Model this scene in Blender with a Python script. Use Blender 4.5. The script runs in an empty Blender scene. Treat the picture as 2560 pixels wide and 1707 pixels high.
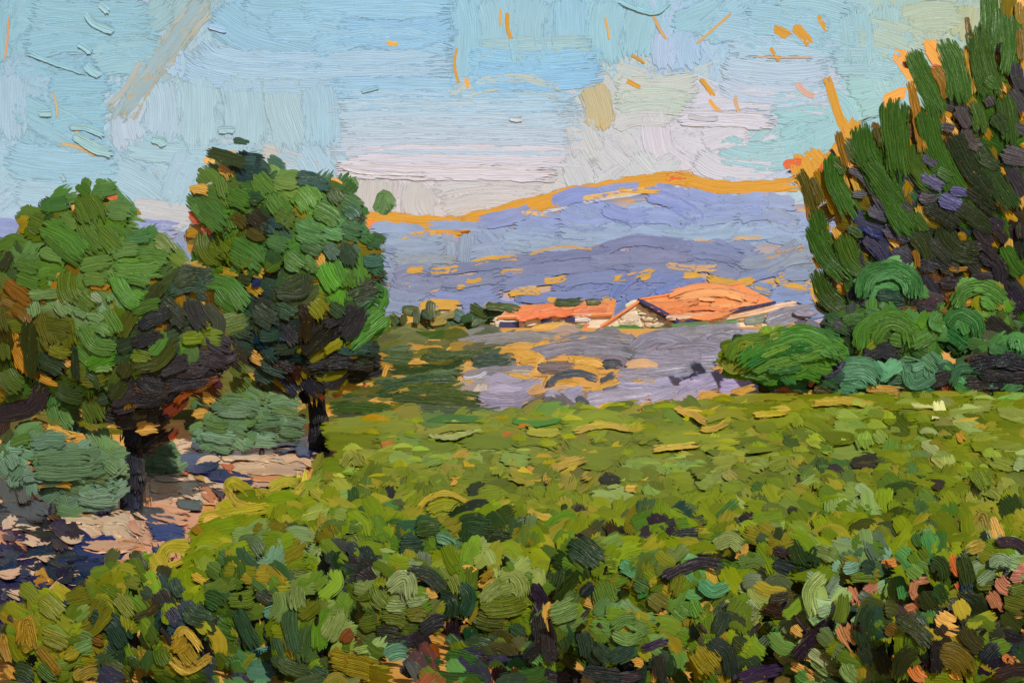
import bpy, math, random
import numpy as np
from mathutils import Vector

# ------------------------------------------------------------------ camera, light, exposure
SC = bpy.context.scene
COL = SC.collection
F = 1024.0            # focal length in pixels of the 1024 x 682 frame
CX, HZ = 512.0, 279.0  # principal column, eye-level row
cam_d = bpy.data.cameras.new('camera')
cam_d.sensor_width = 36.0
cam_d.lens = 36.0
cam_d.shift_y = -(341.0 - HZ) / 1024.0
cam_d.clip_start = 0.1
cam_d.clip_end = 30000.0
cam = bpy.data.objects.new('camera', cam_d)
cam.rotation_euler = (math.radians(90), 0, 0)
COL.objects.link(cam)
SC.camera = cam

SUN_EL, SUN_AZ = 44.0, -27.0      # height; degrees to the left of straight behind the viewer
world = bpy.data.worlds.new('World')
SC.world = world
world.use_nodes = True
wn = world.node_tree.nodes
sky_tex = wn.new('ShaderNodeTexSky')
sky_tex.sky_type = 'NISHITA'
sky_tex.sun_disc = False
sky_tex.sun_elevation = math.radians(SUN_EL)
sky_tex.sun_rotation = math.radians(180 + SUN_AZ)
bg = wn['Background']
bg.inputs['Strength'].default_value = 0.08
world.node_tree.links.new(sky_tex.outputs['Color'], bg.inputs['Color'])

sun_d = bpy.data.lights.new('sun', 'SUN')
sun_d.energy = 4.2
sun_d.angle = math.radians(0.5)
sun_d.color = (1.0, 0.98, 0.94)
sun = bpy.data.objects.new('sun', sun_d)
ce = math.cos(math.radians(SUN_EL))
sv = Vector((-math.sin(math.radians(SUN_AZ)) * ce, -math.cos(math.radians(SUN_AZ)) * ce, math.sin(math.radians(SUN_EL))))
sun.rotation_euler = sv.to_track_quat('Z', 'Y').to_euler()
sun.location = (-20, -40, 50)
COL.objects.link(sun)

vs = SC.view_settings
vs.view_transform = 'Standard'
vs.look = 'None'
vs.gamma = 1.0
vs.use_curve_mapping = False
vs.exposure = -0.15

RNG = np.random.default_rng(7)
THK = 0.5   # overall body of the paint
SC.cycles.transparent_max_bounces = 24

# ------------------------------------------------------------------ colour helpers
def lin(h):
    h = h.lstrip('#')
    c = np.array([int(h[i:i + 2], 16) / 255.0 for i in (0, 2, 4)])
    return np.where(c <= 0.04045, c / 12.92, ((c + 0.055) / 1.055) ** 2.4)

PAL = dict(G='#47752b', L='#5a8a42', P='#6a9860', O='#4a6114', Y='#6f7c14', D='#2a4720', T='#26453a', K='#1a2a1c',
           V='#34343f', N='#20285a', B='#1a1a20', U='#4d3812', H='#c9983f', R='#d06a42', E='#7db097', e='#5f8a6c',
           g='#2f5c12', Z='#55983a', A='#8d9ecb', M='#3c5a28', J='#a98a1e', S='#8a5214')

def colour(code):
    return lin(PAL[code] if code in PAL else '#' + code.lstrip('#'))

# ------------------------------------------------------------------ materials
def paint_material(name, per_object, soft=False, clean=False):
    """thick oil-like colour: bristle grooves follow the stroke's own u,v (pixels along and across)"""
    m = bpy.data.materials.new(name)
    m.use_nodes = True
    nt = m.node_tree
    N, L = nt.nodes, nt.links
    bs = N['Principled BSDF']
    def math_(op, a, b=None, c=None):
        n = N.new('ShaderNodeMath'); n.operation = op
        for k, x in enumerate((a, b, c)):
            if x is None: continue
            if isinstance(x, (int, float)): n.inputs[k].default_value = x
            else: L.new(x, n.inputs[k])
        return n.outputs[0]
    uv = N.new('ShaderNodeUVMap'); uv.uv_map = 'UVMap'
    sep = N.new('ShaderNodeSeparateXYZ'); L.new(uv.outputs[0], sep.inputs[0])
    if per_object:
        oi = N.new('ShaderNodeObjectInfo')
        col = oi.outputs['Color']
        seed = math_('MULTIPLY', oi.outputs['Random'], 97.0)
        at = N.new('ShaderNodeAttribute'); at.attribute_type = 'OBJECT'; at.attribute_name = 'relief'
        relief = at.outputs['Fac']
    else:
        a1 = N.new('ShaderNodeAttribute'); a1.attribute_name = 'col'
        col = a1.outputs['Color']
        a2 = N.new('ShaderNodeAttribute'); a2.attribute_name = 'seed'
        seed = a2.outputs['Fac']
        a3 = N.new('ShaderNodeAttribute'); a3.attribute_name = 'relief'
        relief = a3.outputs['Fac']
    def noise(x, y, z, detail, rough=0.55):
        cb = N.new('ShaderNodeCombineXYZ')
        for k, q in enumerate((x, y, z)):
            if isinstance(q, (int, float)): cb.inputs[k].default_value = q
            else: L.new(q, cb.inputs[k])
        nz = N.new('ShaderNodeTexNoise'); nz.inputs['Scale'].default_value = 1.0
        nz.inputs['Detail'].default_value = detail; nz.inputs['Roughness'].default_value = rough
        L.new(cb.outputs[0], nz.inputs['Vector'])
        return nz.outputs['Fac']
    u, v = sep.outputs[0], sep.outputs[1]
    wob = noise(math_('MULTIPLY', u, 0.05), math_('MULTIPLY', v, 0.06), seed, 1.0)
    v2 = math_('ADD', v, math_('MULTIPLY', wob, 3.0))
    s1 = noise(math_('MULTIPLY', u, 0.025), math_('MULTIPLY', v2, 0.80), seed, 2.0)         # bristle grooves
    s2 = noise(math_('MULTIPLY', u, 0.035), math_('MULTIPLY', v2, 0.20), math_('ADD', seed, 31.0), 2.0)  # pigment streaks
    s3 = noise(math_('MULTIPLY', u, 0.25), math_('MULTIPLY', v2, 0.6), math_('ADD', seed, 57.0), 2.0)   # dry skips
    # pigment: brighten / darken in streaks, ochre ground carried along in a few of them
    gain = math_('ADD', 0.86, math_('MULTIPLY', s2, 0.28)) if clean else math_('ADD', 0.70, math_('MULTIPLY', s2, 0.60))
    mul = N.new('ShaderNodeMixRGB'); mul.blend_type = 'MULTIPLY'; mul.inputs[0].default_value = 1.0
    L.new(col, mul.inputs[1])
    cg = N.new('ShaderNodeCombineXYZ')
    for k in range(3): L.new(gain, cg.inputs[k])
    L.new(cg.outputs[0], mul.inputs[2])
    r1 = N.new('ShaderNodeMapRange'); r1.inputs[1].default_value = 0.60; r1.inputs[2].default_value = 0.70
    r1.inputs[3].default_value = 0.0; r1.inputs[4].default_value = 0.16
    L.new(s1, r1.inputs[0])
    lt = N.new('ShaderNodeMixRGB'); lt.blend_type = 'SCREEN'
    lt.inputs[2].default_value = (0.14, 0.14, 0.06, 1)
    L.new(r1.outputs[0], lt.inputs[0]); L.new(mul.outputs[0], lt.inputs[1])
    r2 = N.new('ShaderNodeMapRange'); r2.inputs[1].default_value = 0.66; r2.inputs[2].default_value = 0.72
    r2.inputs[3].default_value = 0.0; r2.inputs[4].default_value = 0.12 if clean else 0.36
    L.new(s3, r2.inputs[0])
    oc = N.new('ShaderNodeMixRGB'); oc.inputs[2].default_value = (0.40, 0.22, 0.04, 1)
    L.new(r2.outputs[0], oc.inputs[0]); L.new(lt.outputs[0], oc.inputs[1])
    L.new(oc.outputs[0], bs.inputs['Base Color'])
    bp = N.new('ShaderNodeBump'); bp.inputs['Strength'].default_value = 1.0
    L.new(relief, bp.inputs['Distance'])
    rs = N.new('ShaderNodeMapRange'); rs.interpolation_type = 'SMOOTHSTEP'
    rs.inputs[1].default_value = 0.34; rs.inputs[2].default_value = 0.66
    L.new(s1, rs.inputs[0])
    L.new(math_('ADD', math_('MULTIPLY', rs.outputs[0], 0.55), math_('MULTIPLY', s3, 0.25)), bp.inputs['Height'])
    L.new(bp.outputs[0], bs.inputs['Normal'])
    bs.inputs['Roughness'].default_value = 0.55 if soft else 0.36
    bs.inputs['Specular IOR Level'].default_value = 0.08 if clean else (0.05 if soft else 0.26)
    # bristle-torn rim: paint thins out into single hairs at the sides and ends of a mark
    ed = N.new('ShaderNodeUVMap'); ed.uv_map = 'Edge'
    se = N.new('ShaderNodeSeparateXYZ'); L.new(ed.outputs[0], se.inputs[0])
    side = math_('MULTIPLY', math_('SUBTRACT', 1.0, math_('ABSOLUTE', se.outputs[1])), 1.25)
    ends = math_('MINIMUM', math_('MULTIPLY', se.outputs[0], 3.6), math_('MULTIPLY', math_('SUBTRACT', 1.0, se.outputs[0]), 2.2))
    q = math_('MINIMUM', math_('MINIMUM', side, ends), 0.75)
    hair = noise(math_('MULTIPLY', u, 0.06), math_('MULTIPLY', v2, 0.55), math_('ADD', seed, 11.0), 2.0)
    al = math_('MULTIPLY', math_('ADD', math_('ADD', q, math_('MULTIPLY', math_('SUBTRACT', hair, 0.5), 1.3 if clean else 2.0)), 0.02 if soft else 0.06), 7.0 if soft else 5.0)
    cl = N.new('ShaderNodeClamp'); L.new(al, cl.inputs[0])
    L.new(cl.outputs[0], bs.inputs['Alpha'])
    return m

PAINTS = {(False, False): (paint_material('oil_paint', True), paint_material('oil_paint_mass', False)),
          (True, False): (paint_material('thin_paint', True, True), paint_material('thin_paint_mass', False, True)),
          (True, True): (paint_material('sky_paint', True, True, True), paint_material('sky_paint_mass', False, True, True))}

def ground_material(name, c1, c2, scale, bump, rough=0.8, sx=1.0):
    m = bpy.data.materials.new(name); m.use_nodes = True
    N, L = m.node_tree.nodes, m.node_tree.links
    bs = N['Principled BSDF']
    tc = N.new('ShaderNodeTexCoord')
    mp = N.new('ShaderNodeMapping'); mp.inputs['Scale'].default_value = (sx, 1, 1)
    L.new(tc.outputs['Object'], mp.inputs[0])
    nz = N.new('ShaderNodeTexNoise'); nz.inputs['Scale'].default_value = scale; nz.inputs['Detail'].default_value = 6
    L.new(mp.outputs[0], nz.inputs['Vector'])
    rp = N.new('ShaderNodeValToRGB')
    rp.color_ramp.elements[0].color = (*lin(c1), 1); rp.color_ramp.elements[0].position = 0.35
    rp.color_ramp.elements[1].color = (*lin(c2), 1); rp.color_ramp.elements[1].position = 0.65
    L.new(nz.outputs['Fac'], rp.inputs[0]); L.new(rp.outputs[0], bs.inputs['Base Color'])
    bp = N.new('ShaderNodeBump'); bp.inputs['Distance'].default_value = bump
    L.new(nz.outputs['Fac'], bp.inputs['Height']); L.new(bp.outputs[0], bs.inputs['Normal'])
    bs.inputs['Roughness'].default_value = rough
    return m

M_SOIL = ground_material('ochre_soil', 'd08f38', 'dfa64c', 1.3, 0.05)
M_SKY = ground_material('sky_ground_coat', 'd6a04a', 'dba954', 0.004, 6.0, sx=1.0)
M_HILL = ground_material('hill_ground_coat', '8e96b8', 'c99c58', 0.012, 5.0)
M_BARK = ground_material('bark', '17161b', '2a241c', 5.0, 0.06, 0.6)
M_WALL = ground_material('plaster', 'e4dac6', 'd8c9b0', 0.6, 0.1)
M_ROOF = ground_material('roof_tiles', 'dc8a50', 'd67c40', 0.5, 0.15)
M_DARK = ground_material('dark_opening', '2c2c55', '3a3860', 0.5, 0.02)
M_EAVE_SHADE = ground_material('eave_shade', '25264f', '33305c', 0.5, 0.02)  # navy colour standing in for the shadow at the eaves

# ------------------------------------------------------------------ terrain
def zg(Y):
    Y = np.asarray(Y, float)
    a = -(2.0 + 0.16 * Y - 0.0023 * Y * Y)
    z33 = -(2.0 + 0.16 * 33 - 0.0023 * 33 * 33)
    b = z33 - 0.028 * (Y - 33)
    z200 = z33 - 0.028 * 167
    c = z200 - 0.040 * (Y - 200)
    return np.where(Y < 33, a, np.where(Y < 200, b, c))

_YT = np.geomspace(3.0, 900.0, 4000)
_PT = HZ - F * zg(_YT) / _YT
def depth_at(py, lift=0.0):
    """distance at which the eye ray of row py meets the ground raised by lift"""
    p = HZ - F * (zg(_YT) + lift) / _YT
    k = np.nonzero(p <= py)[0]
    return float(_YT[k[0]]) if len(k) else 900.0

def at(px, py, Y):
    return np.array([(px - CX) / F * Y, Y, (HZ - py) / F * Y])

def nrm(yaw, el):
    """unit normal towards the viewer, turned yaw degrees and lifted el degrees"""
    y, e = math.radians(yaw), math.radians(el)
    return np.array([math.sin(y) * math.cos(e), -math.cos(y) * math.cos(e), math.sin(e)])

# ------------------------------------------------------------------ stroke geometry
def spline(P, n=28):
    P = np.asarray(P, float)
    if len(P) == 2:
        t = np.linspace(0, 1, n)[:, None]
        return P[0] * (1 - t) + P[1] * t
    Q = np.vstack([2 * P[0] - P[1], P, 2 * P[-1] - P[-2]])
    out = []
    per = max(6, n // (len(P) - 1))
    for i in range(1, len(Q) - 2):
        p0, p1, p2, p3 = Q[i - 1], Q[i], Q[i + 1], Q[i + 2]
        t = np.linspace(0, 1, per, endpoint=False)[:, None]
        out.append(0.5 * ((2 * p1) + (-p0 + p2) * t + (2 * p0 - 5 * p1 + 4 * p2 - p3) * t ** 2 + (-p0 + 3 * p1 - 3 * p2 + p3) * t ** 3))
    out.append(P[-1:])
    return np.vstack(out)

_FC = {}
def grid_faces(a, b):
    if (a, b) not in _FC:
        i, j = np.meshgrid(np.arange(a - 1), np.arange(b - 1), indexing='ij')
        k = (i * b + j).ravel()
        _FC[(a, b)] = np.stack([k, k + b, k + b + 1, k + 1], 1)
    return _FC[(a, b)]

def ribbon(P, w, th, rag=0.10, bulge=0.06, ext=0.12, skirt=True):
    """one brush mark in pixels: x, y, height, u, v on an (nu+2) x (nv+2) grid with dropped sides"""
    C = spline(P)
    # a light hand: slight bow for straight marks
    if len(P) == 2:
        d = C[-1] - C[0]
        bow = RNG.normal(0, 0.06)
        tt = np.linspace(-1, 1, len(C))[:, None]
        C = C + np.array([-d[1], d[0]]) * bow * (1 - tt ** 2)
    seg = np.hypot(*np.diff(C, axis=0).T)
    s = np.concatenate([[0], np.cumsum(seg)])
    Ln = max(s[-1], 0.5)
    e = ext * w
    T0 = (C[1] - C[0]) / max(seg[0], 1e-6); T1 = (C[-1] - C[-2]) / max(seg[-1], 1e-6)
    C = np.vstack([C[0] - T0 * (e + 0.5 * w), C, C[-1] + T1 * (e + 0.5 * w)])
    s = np.concatenate([[-(e + 0.5 * w)], s, [Ln + e + 0.5 * w]])
    nv = int(np.clip(w / 2.0, 5, 15)); nu = int(np.clip((Ln + w) / 3.0, 6, 36))
    v = np.linspace(-1, 1, nv)
    capv = 0.5 * w * (1 - np.sqrt(np.clip(1 - (v * 0.96) ** 2, 0, 1)))
    rj = RNG.normal(0, 1, nv); rj2 = RNG.normal(0, 1, nv)
    a = -e + capv * 0.95 + rag * 0.5 * w * rj
    b = Ln + e - capv * 0.8 + rag * w * rj2
    mid = 0.5 * (a + b); b = np.maximum(b, mid + 0.15 * w); a = np.minimum(a, mid - 0.15 * w)
    t = np.linspace(0, 1, nu)
    S = a[None, :] + (b - a)[None, :] * t[:, None]
    X = np.interp(S, s, C[:, 0]); Y = np.interp(S, s, C[:, 1])
    TX = np.gradient(C[:, 0], s); TY = np.gradient(C[:, 1], s)
    tx = np.interp(S, s, TX); ty = np.interp(S, s, TY)
    q = np.maximum(np.hypot(tx, ty), 1e-6)
    nx, ny = -ty / q, tx / q
    ph = RNG.uniform(0, 6.28, 3)
    sn = S / max(w, 1)
    wf = 1 + 0.06 * np.sin(sn * 2.3 + ph[0]) + 0.05 * np.sin(sn * 5.1 + ph[1]) * np.abs(v)[None, :]
    off = v[None, :] * 0.5 * w * wf
    X = X + nx * off; Y = Y + ny * off
    gr = RNG.uniform(-1, 1, nv)
    lip = RNG.uniform(0.0, 0.9)
    th = th * THK
    h = th * (0.55 + 0.40 * np.abs(v)[None, :] ** 3 + 0.28 * gr[None, :] + lip * np.clip((t[:, None] - 0.78) / 0.22, 0, 1) ** 2)
    h = h + th * 0.25 * RNG.normal(0, 1, h.shape) * 0.5
    h = h - bulge * w * ((v[None, :] ** 2) + 0.5 * (2 * t[:, None] - 1) ** 4)
    if not skirt:   # thinly brushed: no raised wall round the mark
        return X, Y, h, S + RNG.uniform(0, 500), np.broadcast_to(off, S.shape) + RNG.uniform(0, 500), np.broadcast_to(t[:, None], S.shape), np.broadcast_to(v[None, :], S.shape)
    hp = np.pad(h, 1, mode='edge')
    m = np.ones_like(hp, bool); m[1:-1, 1:-1] = False
    hp[m] -= th * 0.9
    Xp = np.pad(X, 1, mode='edge'); Yp = np.pad(Y, 1, mode='edge')
    U = np.pad(S, 1, mode='edge'); W = np.pad(np.broadcast_to(off, S.shape), 1, mode='edge')
    cxp, cyp = X.mean(), Y.mean()
    E1 = np.pad(np.broadcast_to(t[:, None], S.shape), 1, mode='edge'); E2 = np.pad(np.broadcast_to(v[None, :], S.shape), 1, mode='edge')
    return Xp, Yp, hp, U + RNG.uniform(0, 500), W + RNG.uniform(0, 500), E1, E2

def place(R, P0, n, px2m):
    """ribbon in pixels -> points on the plane through P0 with normal n, raised by its height"""
    X, Y, h, U, W, E1, E2 = R
    D = np.stack([(X - CX) / F, np.ones_like(X), (HZ - Y) / F], -1)
    den = D @ n
    den = np.where(np.abs(den) < 0.03, -0.03, den)
    t = (P0 @ n) / den
    t = np.clip(t, 0.6 * P0[1], 1.7 * P0[1])
    V = D * t[..., None] + n * (h * px2m)[..., None]
    return V.reshape(-1, 3), grid_faces(*X.shape), np.stack([U.ravel(), W.ravel(), E1.ravel(), E2.ravel()], 1)

def mesh_from(name, V, Fc, UV=None, mat=None, attrs=None, smooth=True):
    me = bpy.data.meshes.new(name)
    nV, nF = len(V), len(Fc)
    k = Fc.shape[1]
    me.vertices.add(nV); me.vertices.foreach_set('co', np.ascontiguousarray(V, np.float32).ravel())
    me.loops.add(nF * k); me.loops.foreach_set('vertex_index', np.ascontiguousarray(Fc, np.int32).ravel())
    me.polygons.add(nF)
    me.polygons.foreach_set('loop_start', np.arange(0, nF * k, k, dtype=np.int32))
    me.polygons.foreach_set('loop_total', np.full(nF, k, np.int32))
    if smooth: me.polygons.foreach_set('use_smooth', np.ones(nF, bool))
    me.update(calc_edges=True)
    if UV is not None:
        l = me.uv_layers.new(name='UVMap')
        l.data.foreach_set('uv', np.ascontiguousarray(UV[Fc.ravel(), :2], np.float32).ravel())
        l = me.uv_layers.new(name='Edge')
        l.data.foreach_set('uv', np.ascontiguousarray(UV[Fc.ravel(), 2:], np.float32).ravel())
    for an, (kind, arr) in (attrs or {}).items():
        a = me.attributes.new(an, kind, 'POINT')
        if kind == 'FLOAT_COLOR': a.data.foreach_set('color', np.ascontiguousarray(arr, np.float32).ravel())
        else: a.data.foreach_set('value', np.ascontiguousarray(arr, np.float32).ravel())
    if mat: me.materials.append(mat)
    return me

class Stroke:
    __slots__ = ('P', 'w', 'c', 'th', 'ctr', 'ang', 'L')
    def __init__(self, P, w, c, th=None):
        self.P = np.asarray(P, float); self.w = w; self.c = c; self.th = th
        self.ctr = self.P.mean(0)
        d = self.P[-1] - self.P[0]
        self.ang = math.atan2(d[1], d[0]); self.L = float(np.hypot(*np.diff(self.P, axis=0).T).sum())

TILES = dict(A=(0, 0, 3.6565), B=(850, 0, 3.6565), C=(1700, 0, 3.6565), D=(0, 560, 3.6565), E=(850, 560, 3.6565),
             Q=(1700, 560, 3.6565), G=(0, 1130, 3.68), H=(850, 1130, 3.68), I=(1700, 1130, 3.68), S=(0, 0, 10.884))

def parse(block):
    """'A: x,y x,y|width|colour|thickness; ...' in tens of pixels of one enlarged crop of the picture"""
    out = []
    for line in block.strip().splitlines():
        line = line.strip()
        if not line: continue
        t, rest = line.split(':', 1)
        x0, y0, k = TILES[t.strip()]
        for st in rest.split(';'):
            st = st.strip()
            if not st: continue
            f = st.split('|')
            P = [[float(q) for q in p.split(',')] for p in f[0].split()]
            if t != 'S' and abs(P[0][0] - P[-1][0]) > 12:   # marks that ran on past the edge of the crop
                for q in P:
                    if q[0] >= 231: q[0] += RNG.uniform(2, 16)
                    elif q[0] <= 3: q[0] -= RNG.uniform(2, 16)
            P = np.array([[(x0 + k * x) * 0.4, (y0 + k * y) * 0.4] for x, y in P])
            w = float(f[1]) * k * 0.4 * (1.0 if t == 'S' else 1.18)
            th = float(f[3]) if len(f) > 3 else None
            out.append(Stroke(P, w, colour(f[2].strip()), th))
    return out

def inside(poly, x, y):
    c = False
    n = len(poly)
    for i in range(n):
        x1, y1 = poly[i]; x2, y2 = poly[(i + 1) % n]
        if (y1 > y) != (y2 > y) and x < (x2 - x1) * (y - y1) / (y2 - y1) + x1:
            c = not c
    return c

def SP(s):
    """polygon in tens of pixels of the whole picture -> frame pixels"""
    return [tuple(float(q) * 4.3537 for q in p.split(',')) for p in s.split()]

def hole_hit(h, x, y):
    a, b = h.P[0], h.P[-1]
    d = b - a
    t = min(1.0, max(0.0, ((x - a[0]) * d[0] + (y - a[1]) * d[1]) / max(d @ d, 1e-6)))
    return math.hypot(x - a[0] - t * d[0], y - a[1] - t * d[1]) < 0.5 * h.w + 4.5

def is_ochre(c):
    return c[0] > 0.38 and c[2] < 0.16

def fillers(strokes, poly, step, size, aspect=1.5, box=None, skip=0.0, extra=None, pex=0.0, edge=0.0, holes=(), erode=0.0, near_only=None, jitter_c=0.12, ang_j=0.5, k=4):
    """marks of the same hand in between: colour and direction taken from the traced marks around"""
    xs = [p[0] for p in poly]; ys = [p[1] for p in poly]
    x0, x1, y0, y1 = box or (min(xs), max(xs), min(ys), max(ys))
    Cn = np.array([s.ctr for s in strokes])
    out = []
    y = y0
    row = 0
    ex = [colour(q) for q in (extra or ())]
    while y < y1:
        x = x0 + (row % 2) * step * 0.5
        while x < x1:
            px = x + RNG.normal(0, step * 0.28); py = y + RNG.normal(0, step * 0.28)
            x += step
            if not inside(poly, px + RNG.normal(0, 1) * edge, py + RNG.normal(0, 1) * edge) or RNG.random() < skip: continue
            if any(hole_hit(h, px, py) for h in holes): continue
            if near_only is not None and not any(hole_hit(h, px, py) for h in near_only if abs(h.ctr[0] - px) + abs(h.ctr[1] - py) < h.L + h.w + 12): continue
            if erode and not all(inside(poly, px + q * erode, py + r * erode) for q, r in ((1, 0), (-1, 0), (0, 1), (0, -1))) and RNG.random() < 0.75: continue
            d = np.hypot(Cn[:, 0] - px, (Cn[:, 1] - py) * 1.2)
            near = np.argpartition(d, min(k, len(d) - 1))[:k]
            wgt = 1 / (d[near] + 8.0) ** 2
            s = strokes[near[RNG.choice(len(near), p=wgt / wgt.sum())]]
            mean = sum(strokes[j].c * w_ for j, w_ in zip(near, wgt / wgt.sum()))
            c = np.clip((0.5 * s.c + 0.5 * mean) * (1 + RNG.normal(0, jitter_c)) + RNG.normal(0, 0.006, 3), 0.004, 0.9)
            if ex and RNG.random() < pex: c = ex[RNG.integers(len(ex))] * RNG.uniform(0.75, 1.2)
            a = s.ang + RNG.normal(0, ang_j)
            ln = size * aspect * RNG.uniform(0.7, 1.3); w = size * RNG.uniform(0.75, 1.25)
            dx, dy = math.cos(a) * ln * 0.5, math.sin(a) * ln * 0.5
            mdx, mdy = -math.sin(a) * ln * RNG.normal(0, 0.14), math.cos(a) * ln * RNG.normal(0, 0.14)
            out.append(Stroke([(px - dx, py - dy), (px + mdx, py + mdy), (px + dx, py + dy)], w, c))
        y += step * 0.86
        row += 1
    return out

def empty(name, base, label=None, cat=None, group=None, kind=None):
    o = bpy.data.objects.new(name, None)
    o.empty_display_size = 0.3
    o.location = base
    COL.objects.link(o)
    if label: o['label'] = label
    if cat: o['category'] = cat
    if group: o['group'] = group
    if kind: o['kind'] = kind
    return o

def add_mesh(name, me, parent=None, base=(0, 0, 0), kind=None):
    o = bpy.data.objects.new(name, me)
    COL.objects.link(o)
    o.location = base
    if parent is not None: o.parent = parent
    if kind: o['kind'] = kind
    return o

def emit(strokes, root, base, surf, part, th=1.5, singles=300, mass='foliage', bulge=0.06, rag=0.10, relief=0.9, lift_k=0.02, lift0=0.0, parent=None, under=True, soft=False, clean=False, wall=True):
    """build marks as parts of root. surf(px, py, stroke) -> (point, normal). The first `singles` stand alone, the rest are one mass."""
    base = np.asarray(base, float)
    Vs, Fs, Us, Cs, Ss, Rs = [], [], [], [], [], []
    nv = 0
    n_single = 0
    PAINT, PAINT_MASS = PAINTS[(soft or clean, clean)]
    par = parent or root
    if under:   # the ochre ground first, everything else laid over its edges
        strokes = sorted(strokes, key=lambda s: 0 if is_ochre(s.c) else 1)
    for k, s in enumerate(strokes):
        P0, n = surf(s.ctr[0], s.ctr[1], s)
        px2m = P0[1] / F
        t = (s.th * (0.45 if clean else 1.0)) if s.th else th * RNG.uniform(0.7, 1.25)
        R = ribbon(s.P, s.w, t, rag=rag * (2.4 if is_ochre(s.c) else 1.0), bulge=bulge, skirt=wall and not (soft or clean))
        P0 = P0 * (1 - ((-1.0 if under and is_ochre(s.c) else lift0) + lift_k * k) / F)
        V, Fc, UV = place(R, P0, n, px2m)
        rl = relief * px2m * (1.0 + 0.25 * (t - 1.5))
        if n_single < singles:
            me = mesh_from(part, V - P0, Fc, UV, PAINT)
            o = add_mesh(part, me, par, P0 - base)
            o.color = (*s.c, 1.0)
            o['relief'] = float(rl)
            n_single += 1
        else:
            Vs.append(V - base); Fs.append(Fc + nv); Us.append(UV)
            Cs.append(np.tile(np.append(s.c, 1.0), (len(V), 1))); Ss.append(np.full(len(V), RNG.uniform(0, 97))); Rs.append(np.full(len(V), rl))
            nv += len(V)
    if Vs:
        me = mesh_from(mass, np.vstack(Vs), np.vstack(Fs), np.vstack(Us), PAINT_MASS,
                       {'col': ('FLOAT_COLOR', np.vstack(Cs)), 'seed': ('FLOAT', np.concatenate(Ss)), 'relief': ('FLOAT', np.concatenate(Rs))})
        add_mesh(mass, me, par, (0, 0, 0), 'stuff')

def tube(path, radii, sides=9):
    """tapered bent limb"""
    P = np.asarray(path, float); V = []
    for i in range(len(P)):
        d = P[min(i + 1, len(P) - 1)] - P[max(i - 1, 0)]
        d /= np.linalg.norm(d)
        a = np.cross(d, [0.3, 1, 0.1]); a /= np.linalg.norm(a); b = np.cross(d, a)
        for j in range(sides):
            q = 2 * math.pi * j / sides
            V.append(P[i] + (a * math.cos(q) + b * math.sin(q)) * radii[i] * (1 + 0.12 * math.sin(3 * q + i)))
    Fc = []
    for i in range(len(P) - 1):
        for j in range(sides):
            k = (j + 1) % sides
            Fc.append([i * sides + j, i * sides + k, (i + 1) * sides + k, (i + 1) * sides + j])
    return np.array(V), np.array(Fc)

def polymesh(name, verts, faces, mat):
    me = bpy.data.meshes.new(name)
    me.from_pydata([tuple(v) for v in verts], [], faces)
    me.update(); me.materials.append(mat)
    return me
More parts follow.
